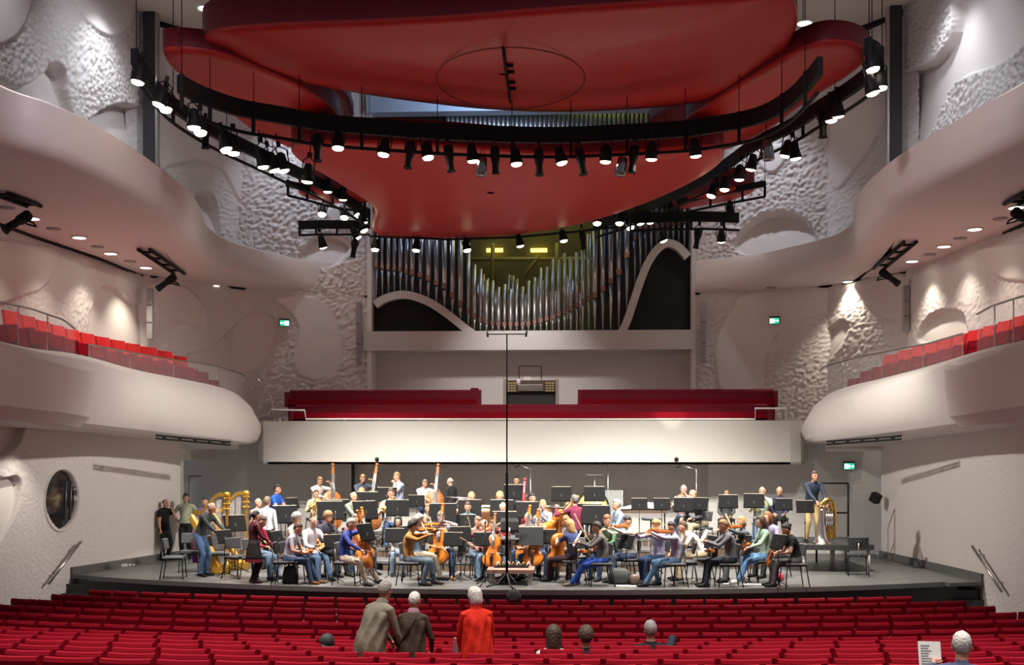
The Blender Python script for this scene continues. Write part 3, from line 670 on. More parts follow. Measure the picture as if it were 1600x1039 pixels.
for i in range(NR):
    half = {0: (-8.75, 8.35), 1: (-9.15, 8.75), 2: (-9.55, 9.15)}.get(i, (-9.8, 9.6))
    off = [0, .3, .12, .44, .2, .5, .07, .36, .16, .47, .27, .02, .33][i]; xs_ = []
    if i < 3:                             # pairs with a gap
        x = half[0]+.3; j = 0
        while x < half[1]-.2: xs_.append(x); x += .579 if j % 2 == 0 else .615; j += 1
    else:
        x = -PITCH*18+off
        while x < 10.2: xs_.append(x); x += PITCH
    vis = []
    for x in xs_:
        y = rowY(i, x); px = proj(x, y, ROWH[i])
        if -.20*px[2] < px[0] < 1600+.20*px[2] and half[0]-.3 < x < half[1]+.3: vis.append((x, y))
    for k, (x, y) in enumerate(vis):
        rz = -math.atan2(x, 36.0); rz = math.asin(x/(36+.883*i))
        place(stall_seat, (x, y, ROWH[i]-.872), rz, 'red upholstered stalls seat, %s visible from the left in the %s row from the stage' % (ordn(k), ordn(i)), 'red seats of the %s stalls row' % ordn(i))
        SEATS[(i, k)] = (x, y, ROWH[i]); nseat += 1
print('seats', nseat)
# seats on the side balconies
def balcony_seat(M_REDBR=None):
    M_REDBR = M_REDBR or MATS['top_lit_red_fabric']; t = thing('balcony_chair', 'x', 'seat', (0, 0, 0))
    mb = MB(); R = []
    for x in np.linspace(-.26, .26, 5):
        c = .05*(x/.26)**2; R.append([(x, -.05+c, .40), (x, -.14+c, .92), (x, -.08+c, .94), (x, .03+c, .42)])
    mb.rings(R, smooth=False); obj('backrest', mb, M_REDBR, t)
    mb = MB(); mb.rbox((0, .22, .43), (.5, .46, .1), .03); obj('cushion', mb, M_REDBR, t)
    for s in (-1, 1):
        mb = MB(); mb.box((s*.275, .12, .36), (.03, .4, .5)); obj('side_panel', mb, M_REDDK, t)
    return t
def balcony_seat_front(): return balcony_seat(M_RED)  # darker red copy, tint of the glass in front put into the fabric
def seat_row(sd, path, px0, px1, h, inset, label, group):
    P = [(p[0], p[1], p[2]) for p in path]; n = len(P); q = offs([p[:2] for p in P], inset); s = -1 if sd == 'left' else 1
    Q = []
    for p, r in zip(P, q):
        dx, dy = r[0]-p[0], r[1]-p[1]
        if dx*s < 0: r = (p[0]-dx, p[1]-dy)
        Q.append((r[0], r[1], p[2]))
    Q = resample(Q, 400); acc = 9; last = Q[0]; k = 0; out = []
    for j, p in enumerate(Q):
        acc += math.hypot(p[0]-last[0], p[1]-last[1]); last = p
        px = proj(p[0], p[1], p[2]+h)[0]
        if acc > .57 and min(px0, px1) < px < max(px0, px1):
            acc = 0; b = Q[min(j+3, 399)]; a = Q[max(j-3, 0)]; tx, ty = b[0]-a[0], b[1]-a[1]
            ang = math.atan2(ty, tx)
            # face the hall: local +y points away from the wall, and a little to the stage
            nx, ny = -ty, tx
            if nx*s > 0: nx, ny = ty, -tx
            rz = math.atan2(-nx, ny); out.append((p, rz))
    for k, (p, rz) in enumerate(out):
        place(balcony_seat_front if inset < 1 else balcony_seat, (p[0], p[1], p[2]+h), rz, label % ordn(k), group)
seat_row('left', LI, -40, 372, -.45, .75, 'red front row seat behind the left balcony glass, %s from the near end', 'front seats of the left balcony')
seat_row('left', LI, 20, 296, .02, 1.55, 'rear row seat in top-lit red on the left balcony, %s from the near end', 'rear seats of the left balcony')
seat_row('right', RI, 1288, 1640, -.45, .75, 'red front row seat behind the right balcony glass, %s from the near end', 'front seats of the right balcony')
seat_row('right', RI, 1368, 1590, .02, 1.55, 'rear row seat in top-lit red on the right balcony, %s from the near end', 'rear seats of the right balcony')
light('SPOT', (-10.0, 22.6, 3.3), 90, (1, .93, .8), .05, (-10.9, 22.7, 0), 80, .9)
# glass balustrades with a slim rail
def balustrade(sd, path, pxr, hts, lab):
    t = thing('glass_balustrade', lab, 'balustrade'); s = -1 if sd == 'left' else 1
    P = [p for p in path]; q = offs([p[:2] for p in P], .12); G = []
    for p, r in zip(P, q):
        dx, dy = r[0]-p[0], r[1]-p[1]
        if dx*s < 0: r = (p[0]-dx, p[1]-dy)
        G.append((r[0], r[1], p[2]))
    G = [g for g in G if min(pxr) < proj(*g)[0] < max(pxr)]; G = resample(G, 25)
    top = []
    for g in G:
        px = proj(*g)[0]; top.append((g[0], g[1], onz(px, ip(hts, px), g)))
    for i in range(0, 24, 6):
        seg = list(range(i, i+7)); mb = MB()
        mb.rings([[(*G[j][:2], G[j][2]-.03), (*top[j][:2], top[j][2]-.02)] for j in seg], cap=False, closed=False); obj('pane', mb, M_GLASS, t)
        mb = MB(); mb.tube([G[i], top[i]], .012, 4); obj('joint', mb, M_STEEL, t)
    mb = MB(); mb.tube(top, .02, 6); obj('top_rail', mb, mat('grey_rail_metal', (.35, .34, .33), .3, .8), t)
def onz(px, py, g):
    dep = g[1]*C_-(g[0]-EX)*S_; return EYE+(YH-py)*dep/F
balustrade('left', LI, (-60, 126), [(-60, 462), (0, 472), (50, 483), (100, 500), (126, 521)], 'curved glass balustrade at the near end of the left balcony')
balustrade('left', LI, (134, 392), [(134, 537), (250, 559), (340, 572), (380, 585), (400, 604), (412, 630)], 'long glass balustrade along the left balcony seats')
balustrade('right', RI, (1516, 1660), [(1516, 497), (1550, 478), (1600, 462), (1660, 450)], 'curved glass balustrade at the near end of the right balcony')
balustrade('right', RI, (1266, 1508), [(1266, 590), (1290, 572), (1350, 556), (1450, 537), (1508, 520)], 'long glass balustrade along the right balcony seats')
# stair rails between the choir balcony and the side balconies
for sd, pts in (('left', [(398, 588), (410, 600), (424, 622), (428, 640), (424, 656)]), ('right', [(1256, 594), (1246, 606), (1234, 630), (1224, 640), (1226, 655)])):
    t = thing('stair_handrail', 'thin bent handrail by the stair at the %s end of the choir balcony' % sd, 'handrail')
    mb = MB(); mb.tube([atY(x, y, 29.9) for x, y in pts], .025, 6); obj('rail', mb, M_STEEL, t)
    for x, y in pts[1:4:2]:
        p = atY(x, y, 29.9); mb = MB(); mb.tube([p, (p[0], p[1], p[2]-.8)], .012, 5); obj('post', mb, M_STEEL, t)
for sd, a, b, w in (('left', (117, 846), (66, 912), (SLf, SLn)), ('right', (1530, 853), (1577, 924), (SRf, SRn))):
    t = thing('wall_handrail', 'sloping steel handrail on the white wall at the %s end of the stage' % sd, 'handrail')
    A, B = wallpt(*a, .16, *w), wallpt(*b, .16, *w); mb = MB(); mb.tube([A, B], .03, 8); obj('rail', mb, M_STEEL, t)
    for f in (.2, .8):
        p = A.lerp(B, f); q = wallpt(a[0]+(b[0]-a[0])*f, a[1]+(b[1]-a[1])*f, .0, *w); mb = MB(); mb.tube([p, q], .012, 5); obj('bracket', mb, M_STEEL, t)
# ---------------------------------------------------------------- ceiling and columns
mb = MB(); mb.prism([(-14, 17, CEIL), (-6.2, 17, CEIL), (-6.2, 31, CEIL), (6.0, 31, CEIL), (6.0, 17, CEIL), (14, 17, CEIL), (14, 37, CEIL), (-14, 37, CEIL)], (0, 0, .2)); struct('ceiling', mb, mat('cream_ceiling', (.62, .56, .48), .7))
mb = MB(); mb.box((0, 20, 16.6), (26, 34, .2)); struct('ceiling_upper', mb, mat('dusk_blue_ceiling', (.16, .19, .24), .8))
for a, b in ((Lb, Lc), (Rb, Rc)):
    A, B = Vector((*a, CEIL-.06)), Vector((*b, CEIL-.06)); mid = (A+B)/2; mid.x *= .985
    mb = MB(); mb.tube([A*1.0, mid, B], .1, 6); struct('trim_ceiling_gap', mb, M_BLACK)
for px, py, nm in ((321, 13, 'left'), (1257, 36, 'right')):
    downlight(px, py, CEIL-.01, .22, 'large round lamp in the cream ceiling at the upper %s' % nm, 60)
for (a, px0, px1, nm) in ((Lb, 231, 247, 'left'), (Rb, 1404, 1422, 'right')):
    w = 16/50.; s = -1 if nm == 'left' else 1
    x, y = a[0]-s*.32, a[1]-.25
    mb = MB(); mb.box((x, y, (HS+CEIL)/2+.2), (.3, .25, CEIL-HS)); struct('column_%s' % nm, mb, mat('dark_bronze_column', (.035, .033, .036), .45))
    mb = MB(); mb.box((x-s*.19, y+.03, (HS+CEIL)/2+.2), (.07, .2, CEIL-HS)); struct('trim_column_%s' % nm, mb, M_STEEL)
# column loudspeakers
for px, y0, y1, Yd, lab in ((561, 472, 570, NY-.15, 'slim grey column loudspeaker left of the organ'), (1099, 470, 568, NY-.35, 'slim grey column loudspeaker right of the organ'),
                            (235, 450, 531, 29.0, 'slim grey column loudspeaker on the bend of the left wall'), (1415, 446, 518, 29.6, 'slim grey column loudspeaker on the bend of the right wall')):
    a, b = atY(px, y0, Yd), atY(px, y1, Yd); t = thing('column_loudspeaker', lab, 'loudspeaker')
    mb = MB(); mb.rbox((a[0], a[1], (a[2]+b[2])/2), (.15, .14, a[2]-b[2]), .03); obj('housing', mb, mat('speaker_grey', (.36, .35, .36), .5), t)
    mb = MB(); mb.box((a[0], a[1]-.075, (a[2]+b[2])/2), (.11, .02, (a[2]-b[2])*.96)); obj('grille', mb, mat('speaker_grille_grey', (.28, .27, .28), .7), t)
    for f in (.33, .66):
        mb = MB(); mb.box((a[0], a[1]-.085, b[2]+(a[2]-b[2])*f), (.14, .015, .02)); obj('joint', mb, M_DARK, t)
# exit signs
M_EXG = mat('exit_sign_green', (.02, .5, .28), emit=.9, ecol=(.03, .55, .32)); M_EXW = mat('exit_sign_white', (.8, 1, .9), emit=2.2, ecol=(.75, 1, .88))
def onwall(px, py, a, b, off=.12):
    return wallpt(px, py, off, a, b)
for px, py, (a, b), flip, lab in ((443, 505.5, (Lc, Ln), -1, 'green exit sign on the upper left rear wall'), (1211, 502, (Rn, Rc), 1, 'green exit sign on the upper right rear wall'),
                                  (334, 728, (BL0, BL1), -1, 'green exit sign over the stage door at the left'), (1326, 728.5, (BR2, BR3), 1, 'green exit sign on the grey wall above the stage at right')):
    p = onwall(px, py, a, b, .10 if py < 600 else .05); t = thing('exit_sign', lab, 'exit sign', p, math.atan2(b[1]-a[1], b[0]-a[0]))
    mb = MB(); mb.box((0, 0, 0), (.30, .05, .19)); mb.box((0, 0, .12), (.32, .06, .03)); obj('housing', mb, M_DARK, t)
    mb = MB(); mb.box((0, -.028, 0), (.28, .012, .17)); obj('panel', mb, M_EXG, t)
    mb = MB(); mb.box((flip*-.085, -.037, 0), (.075, .008, .13)); obj('doorway', mb, M_EXW, t)
    mb = MB(); f = flip; y = -.038
    mb.box((f*.07, y, 0), (.07, .008, .022)); mb.prism([(f*.10, y, .04), (f*.135, y, 0), (f*.10, y, -.04)], (0, .006, 0)); obj('arrow', mb, M_EXW, t)
    mb = MB(); mb.ball((f*-.005, y, .05), (.014, .006, .014), 8, 5); mb.tube([(f*-.01, y, .03), (f*-.015, y, -.01), (f*.01, y, -.06)], .009, 5); mb.tube([(f*-.015, y, -.01), (f*-.03, y, -.04), (f*-.045, y, -.06)], .008, 5)
    mb.tube([(f*-.03, y, .02), (f*-.01, y, .03), (f*.02, y, .01)], .007, 5); obj('running_figure', mb, M_EXW, t)
# ---------------------------------------------------------------- canopies
def canopy(lab, outline, h, thick, sag=.12, m=None, mr=None, disc=False):
    t = thing('acoustic_canopy', lab, 'canopy')
    P = crom([xy(atH(x, y, h)) for x, y in outline], 5, True); n = len(P)
    cx = sum(p[0] for p in P)/n; cy = sum(p[1] for p in P)/n
    def ring(k, z): return [(cx+(p[0]-cx)*k, cy+(p[1]-cy)*k, z) for p in P]
    mb = MB(); mb.rings([ring(.995, h+.12), ring(1.0, h+.06), ring(.985, h), ring(.93, h-.03), ring(.8, h-.05-sag*.3), ring(.55, h-.05-sag*.75), ring(.25, h-.05-sag), ring(.02, h-.05-sag)], cap=False)
    obj('underside', mb, m or M_CANOPY, t)
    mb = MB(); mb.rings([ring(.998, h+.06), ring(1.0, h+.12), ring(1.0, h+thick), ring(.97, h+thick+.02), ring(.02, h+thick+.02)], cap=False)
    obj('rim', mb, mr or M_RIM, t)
    if disc:
        q = [(atH(x, y, h-.05-sag)) for x, y in disc]
        mb = MB(); mb.tube(q+q[:1], .012, 4); obj('hatch_joint', mb, M_RIM, t)
    return t, cx, cy
big = [(316, 68), (330, 54), (370, 46), (450, 41), (560, 37), (700, 30), (850, 18), (1000, 8), (1130, 0), (1210, -6), (1240, 5), (1246, 35), (1236, 68), (1215, 104), (1180, 133), (1130, 153), (1050, 167), (950, 174), (850, 176), (750, 171), (650, 160), (560, 147), (470, 130), (400, 113), (350, 98), (324, 86)]
cel = [(798+116*math.cos(a), 122+48*math.sin(a)) for a in np.linspace(0, 2*PI, 40, endpoint=False)]
ct, _, _ = canopy('largest red canopy disc with an oval hatch, high above the front of the stage', big, 10.3, .62, .25, disc=cel)
hh = 10.3-.33
mb = MB(); mb.tube([atH(786, 74, hh), atH(797, 160, hh)], .03, 5); obj('slot', mb, M_BLACK, ct)
for y in (103, 113, 129, 139):
    x = 787.5+(y-74)*.125; mb = MB(); mb.tube([atH(x, y, hh), atH(x+11, y, hh)], .035, 5); obj('slot_arm', mb, M_BLACK, ct)
canopy('red side canopy lobe hanging at the upper left', [(254, 84), (268, 79), (300, 80), (350, 88), (410, 112), (470, 140), (524, 176), (530, 205), (516, 232), (480, 238), (440, 226), (390, 200), (330, 152), (288, 122), (264, 102)], 10.1, .42, .05)
canopy('red side canopy lobe hanging at the upper right', [(1358, 90), (1342, 75), (1310, 68), (1275, 71), (1240, 86), (1180, 120), (1110, 165), (1072, 190), (1080, 220), (1120, 236), (1160, 225), (1200, 205), (1245, 170), (1290, 140), (1335, 112)], 10.1, .42, .05)
canopy('broad red lower canopy over the middle of the orchestra', [(455, 240), (464, 229), (490, 224), (560, 224), (650, 227), (740, 233), (800, 238), (880, 243), (950, 242), (1030, 236), (1100, 231), (1124, 234), (1131, 244), (1124, 259), (1100, 276), (1060, 297), (1000, 322), (930, 345), (860, 360), (780, 370), (680, 373), (610, 373), (586, 366), (582, 350), (586, 332), (572, 316), (540, 295), (500, 271), (470, 255)], 9.3, .55, .12)
canopy('small dark red canopy at the left between the lighting bars', [(466, 300), (480, 297), (520, 296), (560, 299), (582, 305), (584, 312), (560, 318), (520, 316), (480, 309)], 10.05, .6, .02)
canopy('small dark red canopy at the right between the lighting bars', [(1179, 298), (1150, 296), (1110, 302), (1075, 312), (1050, 322), (1064, 325), (1110, 318), (1150, 310)], 10.05, .6, .02)
canopy('canopy tip painted dark for shade behind the left red lobe', [(392, 100), (430, 126), (490, 160), (524, 184), (551, 184), (549, 166), (540, 147), (500, 120)], 12.3, .3, .02, M_RIM)  # underside in rim maroon, the weaker light up there put into the colour
canopy('canopy tip painted dark for shade behind the right red lobe', [(1015, 192), (1030, 178), (1060, 166), (1110, 150), (1160, 130), (1150, 150), (1110, 172), (1060, 194)], 12.3, .3, .02, M_RIM)
# ---------------------------------------------------------------- lighting rings, bars and lamps
RINGS = []
def ring(lab, pts, h, band=.32, drop=.62, every=7, wires=True):
    t = thing('lighting_ring', lab, 'lighting truss')
    P = crom([atH(x, y, h) for x, y in pts], 6); n = len(P); RINGS.append((t, P, h)); o = offs([p[:2] for p in P], .1)
    mb = MB(); mb.rings([[(p[0], p[1], h), (q[0], q[1], h), (q[0], q[1], h-band), (p[0], p[1], h-band)] for p, q in zip(P, o)], smooth=False); obj('beam', mb, M_BLACK, t)
    mb = MB(); mb.tube([(p[0], p[1], h-drop) for p in P], .035, 6); obj('lamp_bar', mb, M_BLACK, t)
    for i in range(0, n, every):
        p = P[i]; mb = MB(); mb.box((p[0], p[1], h-drop/2), (.06, .06, drop)); obj('hanger', mb, M_BLACK, t)
        if wires:
            mb = MB(); mb.tube([(p[0], p[1], h), (p[0], p[1], CEIL+1.5)], .009, 4); obj('wire', mb, M_BLACK, t)
    return t
R1 = ring('long black curved lighting ring across the middle between the big red canopies', [(284, 116), (320, 135), (375, 154), (440, 166), (500, 177), (600, 186), (700, 193), (800, 197), (880, 198), (950, 195), (1040, 190), (1100, 184), (1180, 168), (1228, 142), (1258, 112), (1277, 88)], 9.5)
R2 = ring('black curved lighting bar sweeping down along the left wall', [(213, 76), (260, 140), (330, 190), (400, 226), (450, 252), (500, 277), (545, 304), (577, 326)], 10.0, .28, .55)
R3 = ring('black curved lighting bar sweeping down along the right wall', [(1358, 58), (1377, 70), (1374, 92), (1330, 128), (1280, 160), (1240, 186), (1180, 218), (1120, 260), (1050, 298), (985, 327), (930, 346)], 10.0, .28, .5)
R4 = ring('short black lighting bar before the left rear wall', [(468, 345), (500, 344), (540, 344), (578, 344)], 9.6, .24, .42, 5, False)
R5 = ring('short black lighting bar before the right rear wall', [(985, 333), (1040, 331), (1100, 330), (1155, 332)], 9.6, .28, .5, 5, False)
R6 = ring('small black lighting bar under the left dark red canopy', [(450, 281), (480, 289), (520, 300), (570, 308)], 10.15, .16, .42, 6)
R7 = ring('small black lighting bar under the right dark red canopy', [(1195, 283), (1160, 290), (1110, 300), (1060, 312)], 10.15, .16, .42, 6)
mb = MB(); mb.tube([atY(x, y, 32.4) for x, y in ((577, 369), (700, 374), (800, 371), (900, 362), (985, 352))], .035, 6); tag(obj('lamp_tube', mb, M_BLACK), 'thin black lamp tube running behind the lower red canopy before the organ', 'lighting truss')
M_LENS = mat('lit_lamp_lens', (1, .86, .66), emit=11, ecol=(1, .80, .56))
def par_can():
    t = thing('stage_lamp', 'x', 'stage lamp', (0, 0, 0))
    mb = MB(); mb.lathe([(.04, .34), (.085, .3), (.10, .2), (.12, .1), (.135, .0), (.125, -.01), (.115, .05)], 14); obj('housing', mb, M_BLACK, t)
    mb = MB(); mb.lathe([(.118, .015), (.10, -.03), (.05, -.05)], 14); obj('lens', mb, M_LENS, t)
    mb = MB(); mb.tube([(-.13, 0, .1), (-.14, 0, .38), (0, 0, .46), (.14, 0, .38), (.13, 0, .1)], .014, 5); mb.box((0, 0, .5), (.07, .07, .1)); obj('yoke', mb, M_BLACK, t)
    return t
def profile_lamp():
    t = thing('profile_lamp', 'x', 'stage lamp', (0, 0, 0))
    mb = MB(); mb.lathe([(.06, .55), (.095, .5), (.10, .34), (.085, .26), (.07, .2), (.075, .04), (.095, .0), (.085, .01)], 12); obj('housing', mb, M_BLACK, t)
    mb = MB(); mb.lathe([(.07, .06), (.0, .055)], 12); obj('lens', mb, mat('dark_lens', (.03, .03, .05), .1), t)
    mb = MB(); mb.tube([(-.11, 0, .36), (-.12, 0, .58), (0, 0, .66), (.12, 0, .58), (.11, 0, .36)], .014, 5); mb.box((0, 0, .7), (.06, .06, .1)); obj('yoke', mb, M_BLACK, t)
    return t
def hanging_can():
    t = thing('hanging_loudspeaker', 'x', 'loudspeaker', (0, 0, 0))
    mb = MB(); mb.lathe([(.09, .36), (.10, .34), (.115, .0), (.10, -.01)], 14); obj('housing', mb, mat('dark_chrome', (.25, .25, .26), .18, .9), t)
    mb = MB(); mb.tube([(-.05, 0, .36), (0, 0, .7), (.05, 0, .36)], .008, 4); obj('cable', mb, M_BLACK, t)
    return t
def ringdepth(px, py):
    best = None
    for t, P, h in RINGS:
        for p in P:
            q = proj(p[0], p[1], h-.55); d = abs(q[0]-px)+1.3*abs(q[1]+27-py)
            if best is None or d < best[0]: best = (d, p[1])
    return best[1]
def lamps(kind, pts, tilt, lab, grp, Yd=None):
    for i, (px, py) in enumerate(pts):
        y = Yd or ringdepth(px, py); p = atY(px, py, y-.03)
        rot = (tilt[0]+.1*math.sin(i*2.3), tilt[1]+.14*math.sin(i*1.7), .4*i)
        l = lab % ordn(i) if '%' in lab else lab
        r = place(kind, p, 0, l, grp, rot=rot)
        if not Yd:
            b = min(((t_, q, h_) for t_, P_, h_ in RINGS for q in P_), key=lambda k: (k[1][0]-p[0])**2+(k[1][1]-p[1])**2); gap = b[2]-.55-(p[2]+.5)
            if .06 < gap < 1:
                mb = MB(); mb.tube([(0, 0, .48), (0, 0, .52+gap)], .012, 5); obj('drop_rod', mb, M_BLACK, r)
lamps(par_can, [(528, 231), (599, 241), (669, 246), (739, 251), (807, 256), (878, 254), (946, 252), (1018, 248), (1087, 243)], (-.12, 0), 'lit black stage lamp, %s from the left on the middle ring', 'lit lamps of the middle ring')
lamps(profile_lamp, [(496, 252), (637, 263), (705, 268), (775, 272), (843, 274), (912, 273), (987, 270)], (-.05, 0), 'dark unlit profile lamp, %s from the left on the middle ring', 'unlit lamps of the middle ring')
lamps(hanging_can, [(752, 274), (968, 274), (1201, 249)], (0, .05), 'chrome hanging can, %s from the left below the middle ring', 'hanging cans of the middle ring')
lamps(par_can, [(215, 128), (248, 163), (259, 171), (303, 199), (313, 207), (354, 234), (365, 239), (412, 260), (429, 265), (443, 266), (480, 283), (512, 299), (536, 311)], (-.1, .15), 'lit black stage lamp, %s from the top on the left wall bar', 'lit lamps of the left bar')
lamps(profile_lamp, [(321, 232), (551, 402)], (0, 0), 'dark hanging lamp, %s from the left at the left wall bar', 'unlit lamps of the left bar')
lamps(par_can, [(1364, 108), (1376, 137), (1364, 145), (1310, 181), (1299, 188), (1243, 247), (1227, 243), (1173, 264), (1155, 280), (1132, 296), (1111, 306)], (-.1, -.15), 'lit black stage lamp, %s from the top on the right wall bar', 'lit lamps of the right bar')
lamps(profile_lamp, [(1286, 215), (1087, 388), (912, 388)], (0, 0), 'dark hanging lamp, %s from the right at the right wall bar', 'unlit lamps of the right bar')
lamps(par_can, [(503, 335), (538, 340), (560, 336), (569, 349), (569, 360), (559, 371), (505, 386)], (-.45, 0), 'lit stage lamp, %s of the cluster before the left rear wall', 'lit lamps of the left rear bar', 31.6)
lamps(par_can, [(586, 390), (650, 391), (730, 391), (813, 384), (881, 376)], (-.2, 0), 'lit stage lamp, %s from the left on the tube before the organ', 'lit lamps of the organ tube', 32.3)
lamps(par_can, [(933, 349), (968, 349), (985, 356), (1001, 349), (1017, 347), (1037, 376), (1048, 335), (1127, 377), (1141, 332)], (-.3, 0), 'lit stage lamp, %s from the left before the right end of the organ', 'lit lamps of the right rear bar', 31.6)
# spotlight rails under the upper balconies and black tracks under the lower ones
for sd, a, b, hd in (('left', (216, 388), (272, 426), (262, 440)), ('right', (1432, 376), (1382, 418), (1388, 432)), ('far left', (-12, 300), (42, 320), (30, 345)), ('far right', (1640, 290), (1592, 316), (1600, 340))):
    h = HS-.03; t = thing('spot_rail', 'black spotlight rail under the %s part of the upper balcony' % sd, 'lighting rail'); A, B = atH(*a, h), atH(*b, h)
    s = 1 if 'left' in sd else -1
    for o in (0, .28):
        mb = MB(); mb.tube([(A[0]+s*o, A[1], A[2]-.03), (B[0]+s*o, B[1], B[2]-.03)], .045, 5); obj('rail', mb, M_BLACK, t)
    for f in (.1, .35, .6, .85):
        p = lerp3(A, B, f); mb = MB(); mb.box((p[0]+s*.14, p[1], p[2]-.03), (.28, .07, .05)); obj('rung', mb, M_BLACK, t)
    t = thing('balcony_spotlight', 'black spotlight aimed at the stage from the %s balcony rail' % sd, 'spotlight', atY(hd[0], hd[1], B[1]), 0)
    t.rotation_euler = (-.9, 0, -s*.75)
    mb = MB(); mb.lathe([(.09, .26), (.11, .22), (.1, .0), (.075, -.04), (.085, -.3), (.1, -.36), (.08, -.36)], 12); obj('housing', mb, M_BLACK, t)
    mb = MB(); mb.tube([(-.12, 0, .05), (-.12, .16, .16), (0, .26, .22), (.12, .16, .16), (.12, 0, .05)], .02, 5); obj('yoke', mb, M_BLACK, t)
for sd, a, b, n in (('left', (244, 680), (360, 691), 5), ('right', (1408, 681), (1292, 690), 5)):
    t = thing('track_rail', 'black lamp track under the edge of the %s lower balcony' % sd, 'lighting rail')
    A, B = Vector(atY(*a, 25.0)), Vector(atY(*b, 27.6))
    for dz in (0, -.07):
        mb = MB(); mb.tube([A+Vector((0, 0, dz)), B+Vector((0, 0, dz))], .025, 5); obj('rail', mb, M_BLACK, t)
    for i in range(n):
        p = A.lerp(B, (i+.5)/n); mb = MB(); mb.box(p+Vector((0, 0, -.035)), (.05, .12, .08)); obj('clip', mb, M_BLACK, t)
# ================================================================ STAGE FURNITURE AND INSTRUMENTS (built once, copied)
def V3(*a): return Vector(a)
def frame(d, up=(0, 0, 1)):              # matrix whose y axis is d and z axis near up
    y = Vector(d).normalized(); z = Vector(up); z = (z-y*z.dot(y))
    if z.length < 1e-4: z = Vector((0, 1, 0))-y*y.y
    z.normalize(); x = y.cross(z)
    return Matrix((x, y, z)).transposed()
def chair_base(t, pad, grey):
    mb = MB(); mb.rbox((0, 0, .455), (.43, .42, .05), .02); obj('seat', mb, pad, t)
    mb = MB(); R = []
    for x in np.linspace(-.215, .215, 6):
        c = .05*(x/.215)**2; R.append([(x, .20-c, .62), (x, .215-c, .63), (x, .255-c, .84), (x, .24-c, .855), (x, .215-c, .84), (x, .185-c, .64)])
    mb.rings(R, smooth=False); obj('backrest', mb, pad, t)
    for sx in (-1, 1):
        mb = MB(); mb.tube([(sx*.19, -.19, .43), (sx*.215, -.225, 0)], .012, 6); obj('leg', mb, M_BLACK, t)
        mb = MB(); mb.tube([(sx*.19, .19, .43), (sx*.215, .26, 0)], .012, 6); obj('leg', mb, M_BLACK, t)
    mb = MB(); mb.tube([(-.19, -.19, .425), (.19, -.19, .425), (.19, .19, .425), (-.19, .19, .425), (-.19, -.19, .425)], .011, 5); obj('frame', mb, M_BLACK, t)
    mb = MB(); mb.tube([(0, .15, .42), (0, .235, .45), (0, .25, .72)], .014, 6); mb.box((0, .252, .76), (.1, .015, .02)); obj('back_bracket', mb, M_STEEL, t)
    return t
def black_chair(): return chair_base(thing('orchestra_chair', 'x', 'chair'), M_PADB, 0)
def grey_chair(): return chair_base(thing('orchestra_chair', 'x', 'chair'), M_PADG, 1)
def stool():
    t = thing('bass_stool', 'x', 'stool')
    mb = MB(); mb.lathe([(.17, .70), (.18, .72), (.18, .75), (.15, .765)], 16); obj('seat', mb, M_PADB, t)
    for k in range(4):
        a = PI/4+k*PI/2; mb = MB(); mb.tube([(.10*math.cos(a), .10*math.sin(a), .7), (.22*math.cos(a), .22*math.sin(a), 0)], .013, 6); obj('leg', mb, M_BLACK, t)
    mb = MB(); mb.tube([(.17*math.cos(a), .17*math.sin(a), .3) for a in np.linspace(0, 2*PI, 17)], .01, 5); obj('foot_ring', mb, M_BLACK, t)
    return t
def music_stand():                        # the player stands at +y of it, the desk's back looks to -y
    t = thing('music_stand', 'x', 'music stand')
    tilt = Matrix.Rotation(math.radians(-22), 3, 'X')
    def d(x, y, z): v = tilt @ Vector((x, y, z)); return (v.x, v.y, v.z+1.12)
    mb = MB(); mb.box(Vector((0, 0, 1.12)), (.52, .012, .36), tilt); obj('desk', mb, mat('black_desk_sheet', (.009, .009, .010), .85, spec=.12), t)
    mb = MB(); mb.box(d(0, .035, -.18), (.52, .07, .012), tilt); obj('lip', mb, M_BLACK, t)
    mb = MB(); mb.box(d(-.115, .012, -.005), (.225, .008, .32), tilt); mb.box(d(.115, .012, -.002), (.225, .008, .33), tilt); mb.box(d(0, .006, .182), (.50, .016, .012), tilt); obj('sheet_music', mb, mat('cream_sheet_music', (.70, .60, .46), .8), t)
    mb = MB(); mb.tube([(0, 0, .06), (0, 0, .62)], .014, 7); mb.tube([(0, 0, .6), (0, 0, 1.06)], .009, 6); mb.tube([(0, 0, .6), (0, 0, .66)], .02, 7); obj('pole', mb, M_BLACK, t)
    mb = MB(); mb.box((0, -.02, 1.05), (.025, .03, .12)); obj('clamp', mb, M_STEEL, t)
    for k in range(3):
        a = PI/2+k*2*PI/3; mb = MB(); mb.tube([(0, 0, .17), (.13*math.cos(a), .13*math.sin(a), .10), (.30*math.cos(a), .30*math.sin(a), .012)], .011, 5); obj('leg', mb, M_BLACK, t)
    return t
OUT = [(0, .0), (.02, .045), (.08, .082), (.2, .1005), (.31, .094), (.39, .070), (.46, .056), (.53, .054), (.6, .064), (.68, .079), (.79, .083), (.9, .072), (.97, .042), (1.0, .016)]
